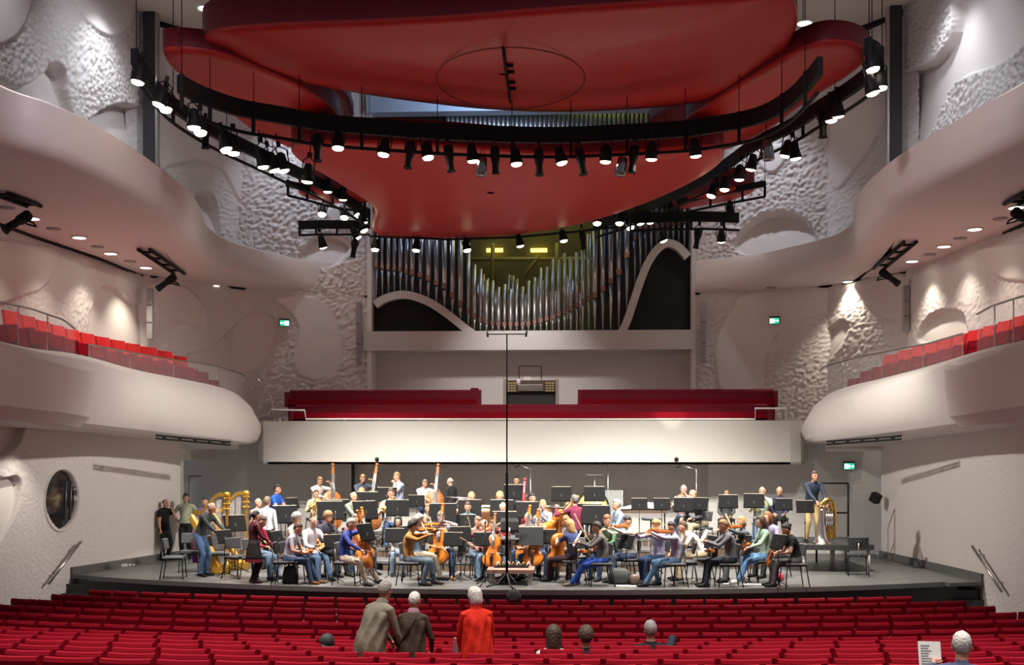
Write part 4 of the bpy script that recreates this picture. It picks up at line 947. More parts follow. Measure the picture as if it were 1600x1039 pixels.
def string_body(t, L, dep, m, pin=0, neck=.366, bridge_h=.1):
    k = L/.355; P = crom([(w*k, y*L, 0) for y, w in OUT], 3); 
    loop = [(p[0], p[1]) for p in P]+[(-p[0], p[1]) for p in P[::-1]]; cy = L*.5
    def rg(s, z): return [(x*s, cy+(y-cy)*(.5+.5*s) if s < .9 else cy+(y-cy)*s, z) for x, y in loop]
    h = dep/2; mb = MB(); mb.rings([rg(.12, -h*1.5), rg(.7, -h*1.32), rg(.97, -h), rg(1.0, -h*.9), rg(1.0, h*.9), rg(.97, h), rg(.7, h*1.3), rg(.12, h*1.5)], smooth=False)
    body = obj('body', mb, m, t)
    n0, n1 = L*.98, L*(1+neck); mb = MB(); w = .014*k
    mb.rings([[(x*w*1.0, y, z) for x, z in ((-1, h*.9), (1, h*.9), (.7, h*.3), (-.7, h*.3))] for y in (n0, n1)], smooth=False)
    mb.rings([[(x*w*f, y, z) for x, z in ((-1, h*.9), (1, h*.9), (1, h*.0), (-1, h*.0))] for y, f in ((n1, 1), (n1+.07*k, .7))], smooth=False)
    mb.tube([(-w*.9, n1+.085*k, h*.3), (w*.9, n1+.085*k, h*.3)], .014*k, 8); obj('neck', mb, m, t)
    mb = MB(); z0 = h*1.5+.012*k; mb.rings([[(-w*f, y, z), (w*f, y, z), (w*f, y, z-.006*k), (-w*f, y, z-.006*k)] for y, f, z in ((L*.64, 1.35, z0+.006*k), (n1, .9, h*.95+.01*k))], smooth=False); obj('fingerboard', mb, M_EBONY, t)
    mb = MB(); mb.rings([[(-w*f, y, z), (w*f, y, z), (w*f, y, z-.006*k), (-w*f, y, z-.006*k)] for y, f, z in ((0, .7, h*1.2), (L*.3, 1.4, h*1.5+.02*k))], smooth=False); obj('tailpiece', mb, M_EBONY, t)
    mb = MB(); mb.box((0, L*.40, h*1.5+.014*k), (.042*k, .005*k, .034*k)); obj('bridge', mb, M_BOWW, t)
    for i in range(4):
        x = (i-1.5)*.008*k; mb = MB(); mb.tube([(x*1.1, L*.29, h*1.5+.02*k), (x*1.2, L*.40, h*1.5+.034*k), (x*.7, n1, h*.95+.012*k)], .0012*k, 3); obj('string', mb, M_STEEL, t)
        mb = MB(); y = n1+(.015+.014*i)*k; mb.tube([(-.03*k if i % 2 else .0, y, h*.45), (.0 if i % 2 else .03*k, y, h*.45)], .004*k, 5); obj('peg', mb, M_EBONY, t)
    for s in (-1, 1):
        mb = MB(); mb.tube([(s*.036*k, L*.33, h*1.36), (s*.03*k, L*.40, h*1.42), (s*.032*k, L*.47, h*1.36)], .0032*k, 4); obj('sound_hole', mb, M_EBONY, t)
    if pin:
        mb = MB(); mb.tube([(0, 0, 0), (0, -pin, 0)], .008, 5); obj('endpin', mb, M_STEEL, t)
    return t
def violin():
    t = string_body(thing('violin', 'x', 'violin'), .37, .042, M_WOODV); mb = MB(); mb.ball((-.05, .03, .045), (.04, .025, .012), 8, 5); obj('chin_rest', mb, M_EBONY, t); return t
def cello(): return string_body(thing('cello', 'x', 'cello'), .76, .13, M_WOODC, .32)
def double_bass(): return string_body(thing('double_bass', 'x', 'double bass'), 1.08, .20, M_WOODB, .12, .45)
def bow():
    t = thing('bow', 'x', 'bow'); mb = MB(); mb.tube([(0, 0, .0), (0, .2, -.008), (0, .45, -.012), (0, .74, .004)], [.0065, .006, .0055, .004], 5); mb.box((0, .74, -.008), (.008, .012, .028)); obj('stick', mb, M_BOWW, t)
    mb = MB(); mb.box((0, .39, -.022), (.011, .70, .003)); obj('hair', mb, M_HAIRW, t)
    mb = MB(); mb.box((0, .05, -.012), (.014, .05, .026)); obj('frog', mb, M_EBONY, t); return t
def harp():
    t = thing('harp', 'x', 'harp')       # column at +x, soundbox at -x
    mb = MB(); mb.lathe([(.10, .12), (.085, .2), (.055, .25), (.038, .3), (.034, 1.0), (.037, 1.45), (.05, 1.5), (.042, 1.53), (.046, 1.72), (.068, 1.78), (.08, 1.80), (.08, 1.86), (.055, 1.89), (.02, 1.9)], 16, (.34, 0, 0)); obj('column', mb, M_GOLD, t)
    for z in (1.50, 1.62, 1.75):
        mb = MB()
        for k in range(8): a = k*PI/4; mb.ball((.34+.066*math.cos(a), .066*math.sin(a), z), .022, 6, 4)
        obj('capital_leaves', mb, M_GOLD, t)
    nk = crom([(.34, 0, 1.80), (.18, 0, 1.84), (.02, 0, 1.74), (-.12, 0, 1.55), (-.26, 0, 1.42), (-.38, 0, 1.44), (-.43, 0, 1.36)], 6)
    mb = MB(); R = []
    for i, p in enumerate(nk):
        f = 1-.35*abs(i/len(nk)-.5); R.append([(p[0], -.035, p[2]+.05*f), (p[0], .035, p[2]+.05*f), (p[0]-.0, .035, p[2]-.05*f), (p[0], -.035, p[2]-.05*f)])
    mb.rings(R, smooth=False); obj('neck', mb, M_GOLD, t)
    mb = MB(); R = []
    for f in np.linspace(0, 1, 8):
        x = .20-.64*f; z = .16+1.22*f; w = .20-.14*f; R.append([(x-.02, -w, z), (x+.04, 0, z+.03), (x-.02, w, z), (x-.13*(1-.5*f), w*.7, z-.08), (x-.17*(1-.5*f), 0, z-.10), (x-.13*(1-.5*f), -w*.7, z-.08)])
    mb.rings(R, smooth=False); sb = obj('soundbox', mb, mat('honey_soundboard', (.78, .42, .08), .3, .3), t)
    mb = MB(); mb.rbox((.16, 0, .09), (.5, .42, .15), .03); mb.box((.16, 0, .015), (.42, .36, .03)); obj('base', mb, M_GOLD, t)
    for k in range(7): mb = MB(); mb.tube([(.3-.06*k, -.2, .07), (.3-.06*k, -.3, .06)], .012, 5); obj('pedal', mb, M_BRASS, t)
    nn = 30
    for k in range(nn):
        f = .03+.93*k/nn; x = .215-.64*f; z = .19+1.22*f; zt = float(np.interp(x+.04*(1-f), [q[0] for q in nk[::-1]], [q[2] for q in nk[::-1]]))-.06
        mb = MB(); mb.tube([(x, 0, z), (x+.04*(1-f), 0, zt)], .0022, 3); obj('string', mb, M_PAPER if k % 7 else M_RED, t)
    return t
def tuba():
    t = thing('tuba', 'x', 'tuba')       # standing on its bell
    mb = MB(); mb.lathe([(.21, 0), (.205, .012), (.16, .05), (.12, .13), (.095, .26), (.08, .45), (.065, .7), (.06, .74)], 20, (-.10, 0, 0)); obj('bell', mb, M_SILVER, t)
    mb = MB(); mb.tube(crom([(-.10, 0, .72), (-.08, 0, .86), (.02, 0, .93), (.13, 0, .86), (.17, 0, .62), (.17, 0, .25), (.13, .02, .12), (.07, .03, .2), (.06, .03, .55)], 6), [.055]*24+[.048]*25, 9); obj('main_bow', mb, M_BRASS, t)
    mb = MB(); mb.tube(crom([(.0, .06, .5), (.0, .07, .72), (.06, .07, .8), (.12, .07, .7), (.12, .07, .32), (.05, .07, .24), (.0, .06, .34)], 5), .022, 7); obj('tuning_slide', mb, M_BRASS, t)
    for k in range(4): mb = MB(); mb.lathe([(.025, .38), (.025, .62), (.01, .63), (.01, .67), (.018, .68)], 8, (-.02+.04*k, -.08, 0)); obj('valve', mb, M_SILVER, t)
    mb = MB(); mb.tube([(.0, -.05, .7), (-.05, -.14, .78), (-.14, -.15, .8)], .01, 6); mb.lathe([(.012, 0), (.02, .05)], 8, (-.14, -.15, .8), axis=(-1, 0, .1)); obj('mouthpiece', mb, M_SILVER, t)
    return t
def horn():
    t = thing('french_horn', 'x', 'french horn')
    mb = MB(); mb.tube([(.13*math.cos(a), .01*math.sin(3*a), .13*math.sin(a)) for a in np.linspace(0, 2*PI, 25)], .014, 7); mb.tube([(.09*math.cos(a), .02, .09*math.sin(a)) for a in np.linspace(0, 2*PI, 21)], .01, 6); obj('coil', mb, M_BRASS, t)
    mb = MB(); mb.lathe([(.155, 0), (.13, .02), (.08, .07), (.045, .14), (.025, .24)], 18, (-.18, 0, -.16), axis=(.6, 0, .75)); obj('bell', mb, M_BRASS, t)
    mb = MB(); mb.tube([(.12, -.02, .06), (.1, -.08, .16), (.04, -.1, .26)], .007, 6); mb.lathe([(.006, 0), (.012, .05)], 8, (.04, -.1, .26), axis=(-.3, 0, 1)); obj('lead_pipe', mb, M_SILVER, t)
    for k in range(3): mb = MB(); mb.box((.02+.03*k, -.03, .05), (.02, .03, .05)); obj('valve', mb, M_SILVER, t)
    return t
def clarinet():
    t = thing('clarinet', 'x', 'clarinet'); mb = MB(); mb.lathe([(.008, .62), (.012, .55), (.014, .5), (.014, .08), (.018, .06), (.034, 0), (.03, .004)], 10); obj('tube', mb, M_EBONY, t)
    for z in (.14, .2, .26, .32, .38, .44): mb = MB(); mb.lathe([(.008, 0), (.008, .008)], 6, (0, -.014, z), axis=(0, -1, 0)); obj('key', mb, M_SILVER, t)
    return t
def flute():
    t = thing('flute', 'x', 'flute'); mb = MB(); mb.tube([(-.05, 0, 0), (.60, 0, 0)], .011, 8); obj('tube', mb, M_SILVER, t)
    for k in range(7): mb = MB(); mb.lathe([(.008, 0), (.008, .01)], 6, (.2+.05*k, 0, .008)); obj('key', mb, M_SILVER, t)
    return t
def bassoon():
    t = thing('bassoon', 'x', 'bassoon'); m = mat('red_bassoon_lacquer', (.42, .03, .05), .3)
    mb = MB(); mb.tube([(0, 0, 0), (0, 0, 1.3)], [.04, .028], 9); mb.lathe([(.034, 1.28), (.038, 1.31), (.034, 1.34)], 10); obj('long_joint', mb, m, t)
    mb = MB(); mb.tube([(.05, 0, .02), (.05, 0, .78)], .026, 8); obj('wing_joint', mb, m, t)
    mb = MB(); mb.tube([(.05, 0, .78), (.06, 0, .9), (.12, .1, .98), (.14, .2, .94)], .007, 6); obj('crook', mb, M_SILVER, t)
    for z in (.3, .45, .6, .95): mb = MB(); mb.box((0, -.04, z), (.02, .02, .07)); obj('key', mb, M_SILVER, t)
    return t
def timpani():
    t = thing('kettledrum', 'x', 'drum'); mb = MB(); mb.lathe([(.06, .24), (.2, .3), (.30, .45), (.33, .62), (.33, .78)], 20); obj('kettle', mb, mat('dull_copper', (.42, .19, .09), .35, .8), t)
    mb = MB(); mb.lathe([(.34, .76), (.345, .80), (.33, .82), (.32, .80)], 20); obj('hoop', mb, M_STEEL, t); mb = MB(); mb.lathe([(.32, .79), (.32, .805)], 20); obj('drumhead', mb, M_PAPER, t)
    for k in range(3): a = k*2*PI/3; mb = MB(); mb.tube([(.3*math.cos(a), .3*math.sin(a), .6), (.33*math.cos(a), .33*math.sin(a), 0)], .018, 6); obj('leg', mb, M_BLACK, t)
    return t
def bass_drum():
    t = thing('bass_drum', 'large round bass drum with a yellowed head behind the wind players', 'drum'); ax = (0, -1, 0); c = (0, .2, .78)
    mb = MB(); mb.lathe([(.42, -.03), (.42, .42)], 28, c, axis=ax); obj('shell', mb, M_WOODD, t)
    mb = MB(); mb.lathe([(.40, .425), (.40, .43)], 28, c, axis=ax); obj('drumhead', mb, mat('yellowed_drumhead', (.34, .32, .12), .6), t)
    mb = MB(); mb.lathe([(.40, .42), (.435, .42), (.435, .46), (.40, .46)], 28, c, axis=ax, cap=False); obj('hoop', mb, M_BLACK, t)
    for k in range(10): a = k*PI/5; mb = MB(); mb.tube([(.44*math.cos(a), .22, .78+.44*math.sin(a)), (.44*math.cos(a), -.25, .78+.44*math.sin(a))], .01, 5); obj('tension_rod', mb, M_STEEL, t)
    for s in (-1, 1): mb = MB(); mb.tube([(s*.45, 0, .8), (s*.5, -.15, 0)], .018, 6); obj('leg', mb, M_BLACK, t); mb = MB(); mb.tube([(s*.45, 0, .8), (s*.5, .2, 0)], .018, 6); obj('leg', mb, M_BLACK, t)
    return t
def boom_stand(h, reach, side, lab, loc, rz=0):
    t = thing('microphone_stand', lab, 'microphone stand', loc, rz)
    mb = MB(); mb.tube([(0, 0, .05), (0, 0, h)], .012, 6); obj('pole', mb, M_STEEL, t)
    mb = MB(); mb.tube([(-side*.12, 0, h-.04), (side*reach, 0, h+.12)], .01, 6); obj('boom', mb, M_STEEL, t)
    mb = MB(); mb.tube([(side*reach, 0, h+.12), (side*(reach+.12), 0, h+.06)], .02, 7); obj('microphone', mb, M_BLACK, t)
    for k in range(3): a = k*2*PI/3+.4; mb = MB(); mb.tube([(0, 0, .2), (.3*math.cos(a), .3*math.sin(a), .012)], .012, 5); obj('leg', mb, M_BLACK, t)
# ================================================================ PEOPLE
def ik(a, b, l1, l2, pole):
    d = b-a; L = d.length
    if L > (l1+l2)*.995: b = a+d*((l1+l2)*.995/L); d = b-a; L = d.length
    if L < .08: L = .08
    n = d.normalized(); p = Vector(pole); p = p-n*p.dot(n)
    if p.length < 1e-4: p = Vector((0, 0, -1))-n*(-n.z)
    p.normalize(); x = (l1*l1-l2*l2+L*L)/(2*L); h = math.sqrt(max(l1*l1-x*x, 0))
    return a+n*x+p*h, b
SKIN, TOP, BOT, SHOE, EYE_, LIP, ACC = range(7)
class Fig:
    """one figure: prims = lofts with a region each; local frame faces -y, left hand at +x"""
    def __init__(s, pose='sit', sex='m', sleeve='long', lean=0, twist=0, side=0, hl=None, hr=None, fl=None, fr=None, head=(0, 0), belly=0, coat=False, legs='trousers', open_knees=0, seat=.54, epl=None, epr=None, fwd=None, curl=.9, shoes='low'):
        s.pr = []; sit = pose != 'stand'; m = sex == 'm'
        if pose == 'stool': seat = .84
        pel = V3(0, .05, seat) if sit else V3(0, 0, .93)
        if pose == 'stand' and lean > 15: pel.y += lean*.004
        Rt = Matrix.Rotation(math.radians(twist), 3, 'Z'); la = math.radians(lean); sa = math.radians(side)
        up = V3(math.sin(sa), -math.sin(la), math.cos(la)).normalized(); up = Rt @ up if sit else up
        right = Rt @ V3(1, 0, 0); front = up.cross(right); front = -front if front.y > 0 else front
        sw = .185 if m else .165
        at = lambda k: pel+up*k
        w = (1.0 if m else .92)
        # torso rings: height, half width, half depth
        hips = .168 if m else .178
        T_ = [(-.10, hips*.8, .10), (-.02, hips, .125+belly*.3), (.10, .158*w+.02*belly, .115+belly*.8), (.22, .150*w+.03*belly, .108+belly), (.34, .172*w, .118+belly*.4), (.44, .178*w, .108), (.505, .125*w, .082), (.545, .06, .058)]
        rings = []; curve = 0.03 if sit else .01
        for k, a, b in T_:
            c = at(k)-front*(curve*math.sin(max(k, 0)*6)); rings.append([c+right*(a*math.cos(q))+front*(b*math.sin(q)) for q in np.linspace(0, 2*PI, 16, endpoint=False)])
        s.rings = [(rings, TOP)]
        s.seg = [(at(.05), at(.46), .15*w, .12*w, TOP), (at(-.08), at(.0), .15, .15, TOP if coat else BOT)]
        sh = at(.475); s.sh = sh
        neck0, headc = at(.50), None
        hy, hp = math.radians(head[0]), math.radians(head[1])
        Rh = Matrix.Rotation(hy, 3, 'Z') @ Matrix.Rotation(hp, 3, 'X')     # pitch>0 looks down
        s.Rh = Rt @ Rh if sit else Rh
        neck1 = at(.60)+front*.015; hc = neck1+s.Rh @ V3(0, -.022, .085); s.hc = hc; s.neck1 = neck1
        s.tube([neck0, neck1, neck1+(hc-neck1)*.5], [.062, .052, .05] if m else [.052, .044, .042], SKIN, skinshift=.4)
        # head: skull, jaw, nose, ears
        H = lambda x, y, z: hc+s.Rh @ V3(x, y, z)
        s.balls = [(hc+s.Rh @ V3(0, .012, .022), (.074, .094, .098), SKIN), (H(0, -.022, -.045), (.058, .068, .07), SKIN), (H(0, -.055, -.085), (.034, .034, .03), SKIN), (H(0, -.098, -.012), (.014, .022, .026), SKIN), (H(.076, .01, -.01), (.012, .022, .03), SKIN), (H(-.076, .01, -.01), (.012, .022, .03), SKIN)]
        s.seg.append((H(0, 0, .05), H(0, -.03, -.07), .09, .07, SKIN))
        # arms
        hl = V3(*(hl or ((.13, -.30, .66) if sit else (.25, -.04, .80)))); hr = V3(*(hr or ((-.13, -.30, .66) if sit else (-.25, -.04, .80))))
        s.hands = []
        for sg, tgt, pole in ((1, hl, epl), (-1, hr, epr)):
            shd = sh+right*(sg*sw)-up*.015; el, wr = ik(shd, tgt, .29, .255, pole or (sg*.55, .35, -.8))
            s.tube([sh+right*(sg*sw*.5), shd, shd.lerp(el, .5), el], [.07*w, .064*w, .054*w, .045*w], TOP, split=(.62 if sleeve == 'short' else None))
            s.tube([el, el.lerp(wr, .4), wr], [.046*w, .043*w, .03*w] if sleeve == 'long' else [.041*w, .038*w, .026*w], TOP if sleeve == 'long' else SKIN, cuff=.9)
            s.hands.append((wr, (wr-el).normalized(), sg, curl))
            hd = (wr-el).normalized(); s.balls.append((wr+hd*.045, (.036, .036, .036), SKIN)); s.seg.append((wr, wr+hd*.08, .03, .03, SKIN))
        # legs
        fl = V3(*(fl or ((.13, -.47, .08) if sit else (.10, .0, .08)))); fr = V3(*(fr or ((-.13, -.45, .08) if sit else (-.10, .02, .08))))
        s.feet = []
        for sg, ft in ((1, fl), (-1, fr)):
            hip = pel+V3(sg*.09, 0, -.03); kn, an = ik(hip, ft, .44, .42, (sg*open_knees, -1, .25 if sit else .0))
            c = .0 if legs == 'tights' else .008
            reg = BOT
            s.tube([hip, hip.lerp(kn, .5), kn], [.092, .08+c, .062+c], reg); s.tube([kn, kn.lerp(an, .35), an-(an-kn)*.04], [.062+c, .058+c, .04+c*2], reg)
            fd = V3(kn.x-hip.x, kn.y-hip.y, 0); fd = fd.normalized() if (sit and fd.length > .05) else V3(sg*.18, -1, 0).normalized()
            if shoes == 'low': s.tube([an+fd*-.05+V3(0, 0, -.035), an+fd*.03+V3(0, 0, -.035), an+fd*.13+V3(0, 0, -.048), an+fd*.19+V3(0, 0, -.052)], [.04, .045, .04, .026], SHOE)
            s.tube([an+V3(0, 0, .0), an+V3(0, 0, -.04)], [.036, .038], SHOE)
        s.pel = pel; s.up = up; s.right = right; s.front = front; s.hc = hc; s.top = hc.z+.125
    def tube(s, pts, rad, reg, split=None, cuff=None, skinshift=None):
        s.rings.append(([pts, rad], reg))
        n = len(pts)
        for i in range(n-1):
            r = reg
            if split is not None and i == n-2:
                mid = pts[i].lerp(pts[i+1], .35); s.seg.append((pts[i], mid, rad[i], rad[i+1], reg)); s.seg.append((mid, pts[i+1], rad[i], rad[i+1], SKIN)); continue
            s.seg.append((pts[i], pts[i+1], rad[i], rad[i+1], r))
    def mesh(s, voxel):
        mb = MB()
        for r, reg in s.rings:
            if len(r) == 2 and not isinstance(r[0][0], (list, tuple)) and hasattr(r[1], '__len__') and not hasattr(r[1][0], '__len__'):
                pts, rad = r; mb.tube(pts, rad, 10)
                mb.ball(pts[0], rad[0], 10, 6); mb.ball(pts[-1], rad[-1], 10, 6)
            else: mb.rings(r)
        for c, rad, reg in s.balls: mb.ball(c, rad, 12, 8, rot=s.Rh)
        return mb
    def paint(s, me, extra):
        """regions by nearest limb, then fingers, eyes and lips are joined to the same mesh"""
        n = len(me.polygons); cen = np.empty(n*3); me.polygons.foreach_get('center', cen); cen = cen.reshape(-1, 3)
        best = np.full(n, 9.0); reg = np.zeros(n, int)
        for a, b, r0, r1, g in s.seg:
            a = np.array(a); b = np.array(b); d = b-a; L = d @ d+1e-9; t = np.clip((cen-a) @ d/L, 0, 1); dist = np.linalg.norm(cen-a-t[:, None]*d, axis=1)-(r0+(r1-r0)*t)
            k = dist < best; best[k] = dist[k]; reg[k] = g
        me.polygons.foreach_set('material_index', reg.astype(np.int32)); me.polygons.foreach_set('use_smooth', np.ones(n, bool))
        import bmesh
        mb = MB()
        for wr, d, sg, curl in s.hands:
            u = V3(0, 0, 1).cross(d); u = (u if u.length > .1 else V3(1, 0, 0)).normalized(); v = d.cross(u)
            if v.z > 0: v = -v                # palm side
            for k, (o, l) in enumerate(((-.027, .075), (-.009, .085), (.009, .08), (.026, .062))):
                p0 = wr+d*.06+u*o; p1 = p0+(d*.75+v*curl*.5).normalized()*l*.55; p2 = p1+(d*.3+v*curl).normalized()*l*.5; mb.tube([p0, p1, p2], [.0095, .009, .007], 5, m=SKIN)
            th = u*(-sg if u.x*sg > 0 else sg); th = -u if u.x*sg > 0 else u
            p0 = wr+d*.02+th*.025; p1 = p0+(th*.7+d*.6).normalized()*.035; p2 = p1+(d*.8+v*.4).normalized()*.032; mb.tube([p0, p1, p2], [.012, .011, .008], 5, m=SKIN)
        H = lambda x, y, z: s.hc+s.Rh @ V3(x, y, z)
        for e in (-1, 1):
            mb.ball(H(e*.03, -.083, .012), (.012, .008, .008), 6, 4, m=EYE_, rot=s.Rh)
            mb.tube([H(e*.014, -.090, .034), H(e*.046, -.080, .034)], .006, 4, m=ACC)
        mb.tube([H(-.02, -.090, -.058), H(0, -.094, -.058), H(.02, -.090, -.058)], .006, 4, m=LIP)
        bm = bmesh.new(); bm.from_mesh(me); base = [bm.verts.new(p) for p in mb.v]
        for f, m in zip(mb.f, mb.m):
            try: q = bm.faces.new([base[i] for i in f]); q.material_index = m; q.smooth = True
            except ValueError: pass
        bm.to_mesh(me); bm.free(); me.update()
    def hair(s, style):
        mb = MB(); n, k = 18, 12; R = [.083, .104, .112]
        if style in ('curly', 'afro'): R = [.103, .122, .128]
        if style == 'long': R = [.097, .116, .118]
        if style == 'bob': R = [.090, .110, .116]
        if style == 'cap': R = [.086, .106, .114]
        rings = []; rr = random.Random(len(style)*7+int(s.hc.z*1000))
        for i in range(k+1):
            t = PI*i/k; ring = []
            for j in range(n):
                a = 2*PI*j/n; x, y, z = math.sin(t)*math.cos(a), math.sin(t)*math.sin(a), math.cos(t)
                f = 1.0; zz = z
                face = y < -.18 and z < .50
                low = z < -.35
                if style == 'fringe':
                    if z > .42 or face or (z < -.35): f = .72
                elif style in ('long', 'bob'):
                    if face and abs(x) < .86: f = .72
                    if y < -.5 and z < .55: f = .72
                    if low and y >= -.18: zz = z*(1.9 if style == 'long' else 1.15); f = 1.22
                    if low and y < -.18: f = .7
                else:
                    if face: f = .72
                    if z < -.80 or (low and y < .35): f = .72
                    if z < .0 and y < .12: f = .74
                if style in ('curly', 'afro') and f == 1: f += rr.uniform(-.09, .07)
                elif f == 1: f += rr.uniform(-.045, .055)
                ring.append(s.hc+s.Rh @ V3(x*R[0]*f, .014+y*R[1]*f, .024+zz*R[2]*f))
            rings.append(ring)
        mb.rings(rings)
        if style == 'bun': mb.ball(s.hc+s.Rh @ V3(0, .115, .05), .045, 10, 6)
        if style == 'tail': mb.tube([s.hc+s.Rh @ V3(0, .1, .05), s.hc+s.Rh @ V3(0, .15, .0), s.hc+s.Rh @ V3(0, .13, -.14)], [.03, .035, .012], 8)
        return mb
PEOPLE = []
def cmat(c):
    if isinstance(c, str): return MATS[c]
    return mat('cloth_%02x%02x%02x' % tuple(int(255*v) for v in c), tuple(v*.74 for v in c), .85, bump=.35, bscale=14, spec=.2, noise=.12, nscale=9)
def skin(tone=0): return mat('skin_%d' % tone, [(.54, .28, .185), (.58, .32, .225), (.44, .23, .15)][tone], .5, spec=.4)
M_EYE = mat('eye_dark', (.03, .02, .02), .3); M_LIP = mat('lip_red', (.45, .16, .13), .5)
HAIRC = dict(white=(.66, .64, .59), grey=(.27, .255, .24), dgrey=(.11, .105, .10), brown=(.06, .03, .017), dark=(.015, .011, .009), blonde=(.42, .26, .10), sandy=(.22, .12, .05), red=(.21, .075, .026), ash=(.15, .105, .07))
def hmat(c): return mat('hair_'+c, HAIRC[c], .55, bump=1.0, bscale=45, noise=.25, nscale=30)
# ---------------------------------------------------------------- risers
RISERS = [  # x0, x1, y0, y1, top
    (-3.6, 3.4, 25.75, 26.9, .22), (-4.6, 4.4, 26.9, 28.0, .42), (-6.9, 6.15, 28.0, 30.4, .60)]
RISERS2 = [(4.45, 6.2, 26.6, 28.0, .55), (6.25, 8.35, 25.8, 28.3, .65)]
def floorH(x, y):
    h = 0
    for x0, x1, y0, y1, t in RISERS+RISERS2:
        if x0-.1 <= x <= x1+.1 and y0-.1 <= y <= y1+.1: h = max(h, t)
    return h
for n, (x0, x1, y0, y1, h) in enumerate(RISERS+RISERS2[:1]):
    t = thing('stage_riser', ['low dark wooden riser under the inner wind players', 'middle dark wooden riser under the outer wind players', 'high dark wooden riser under the basses and percussion', 'dark wooden riser under the brass players at right'][n], 'platform')
    mb = MB(); c = .35; mb.prism([(x0+c, y0, h-.05), (x1-c, y0, h-.05), (x1, y0+c, h-.05), (x1, y1, h-.05), (x0, y1, h-.05), (x0, y0+c, h-.05)], (0, 0, .05)); obj('deck', mb, M_FLOOR, t)
    m = int((x1-x0-2*c)/.16)
    for i in range(m):
        x = x0+c+(i+.5)*(x1-x0-2*c)/m; mb = MB(); mb.box((x, y0+.03, h/2-.025), ((x1-x0-2*c)/m-.012, .03, h-.05)); obj('plank', mb, M_WOODD, t)
tp = thing('tuba_platform', 'black edged platform on pale legs under the standing tuba player', 'platform')
x0, x1, y0, y1, h = RISERS2[1]
mb = MB(); mb.prism([(x0, y0+.35, h-.12), (x0+.3, y0+.1, h-.12), (x1-.5, y0-.05, h-.12), (x1, y0+.15, h-.12), (x1, y1, h-.12), (x0, y1, h-.12)], (0, 0, .12)); obj('deck', mb, [mat('platform_black', (.03, .03, .03), .5)], tp)
for x, y in ((x0+.5, y0+.25), (x1-.12, y0+.2), (x0+1.35, y0+1.1), (x0+1.5, y0+1.6), (x0+.1, y1-.2), (x1-.1, y1-.2)):
    mb = MB(); mb.lathe([(.045, 0), (.045, h-.12)], 10, (x, y, 0)); obj('leg', mb, mat('pale_aluminium', (.62, .6, .57), .5, 0), tp)
gr = thing('guard_rail', 'black guard rail behind the tuba platform', 'railing')
for zz in (.62, 1.38):
    mb = MB(); mb.tube([(x0+1.3, y1, h+zz), (x1, y1, h+zz)], .025, 6); obj('rail', mb, M_BLACK, gr)
for x in (x0+1.3, x1):
    mb = MB(); mb.tube([(x, y1, .0), (x, y1, h+1.38)], .028, 6); obj('post', mb, M_BLACK, gr)
# ---------------------------------------------------------------- figures
POSE = dict(
    violin=dict(hl=(.31, -.49, 1.13), hr=(-.20, -.44, 1.06), head=(28, 14), lean=4, fr=(-.15, -.30, .08), epl=(.2, .1, -1), epr=(-.8, .1, -.5)),
    vrest=dict(hl=(.26, -.42, .74), hr=(-.12, -.34, .68), head=(10, 16), lean=6, fl=(.14, -.50, .08)),
    vlap=dict(hl=(.14, -.38, .70), hr=(-.14, -.36, .70), head=(0, 26), lean=14),
    cello=dict(hl=(.10, -.27, 1.16), hr=(-.40, -.40, .74), head=(-8, 16), lean=8, fl=(.29, -.42, .08), fr=(-.29, -.40, .08), open_knees=.6, epl=(.9, .1, -.3), epr=(-.8, .3, -.3)),
    crest=dict(hl=(.12, -.30, 1.00), hr=(-.20, -.30, .70), head=(0, 10), lean=2, fl=(.27, -.42, .08), fr=(-.27, -.40, .08), open_knees=.6),
    bass=dict(pose='stool', hl=(.26, -.26, 1.44), hr=(.0, -.46, 1.04), head=(10, 22), lean=12, fl=(.16, -.30, .08), fr=(-.16, -.22, .30)),
    horn=dict(hl=(.10, -.30, 1.12), hr=(-.16, -.18, .90), head=(0, 6)),
    clarinet=dict(hl=(.03, -.30, 1.00), hr=(-.03, -.38, .84), head=(0, 8)),
    flute=dict(hl=(-.02, -.22, 1.16), hr=(-.30, -.18, 1.16), head=(18, 6), epr=(-.9, 0, -.4)),
    bassoon=dict(hl=(-.02, -.30, 1.04), hr=(-.18, -.22, .78), head=(0, 4)),
    lap=dict(head=(0, 8)), look=dict(head=(30, 0)), read=dict(hl=(.16, -.46, .92), hr=(-.10, -.44, .94), head=(0, 18), lean=8),
    lean=dict(lean=38, hl=(.12, -.62, .62), hr=(-.14, -.56, .56), head=(0, 10)),
    stand=dict(pose='stand'), face=dict(pose='stand', hl=(.12, -.22, 1.44), hr=(-.02, -.20, 1.08), epl=(.5, -.1, -1), head=(-10, 12)),
    akimbo=dict(pose='stand', hl=(.19, -.02, .99), hr=(-.19, -.02, .99), epl=(1, .4, .1), epr=(-1, .4, .1)),
    hip=dict(pose='stand', hl=(.10, -.18, 1.44), hr=(-.22, -.10, .82), head=(8, 6)),
    stoop=dict(pose='stand', lean=24, hl=(.10, -.55, .98), hr=(-.12, -.52, .92), head=(0, 24)),
    tuba=dict(pose='stand', lean=20, hl=(.20, -.42, .95), hr=(-.04, -.46, .97), head=(14, 0), fl=(.13, .05, .08), fr=(-.15, .0, .08)),
    carry=dict(pose='stand', lean=10, hl=(.34, -.34, 1.45), hr=(-.12, -.40, 1.10), head=(8, 0), epl=(.8, -.2, -.4)),
)
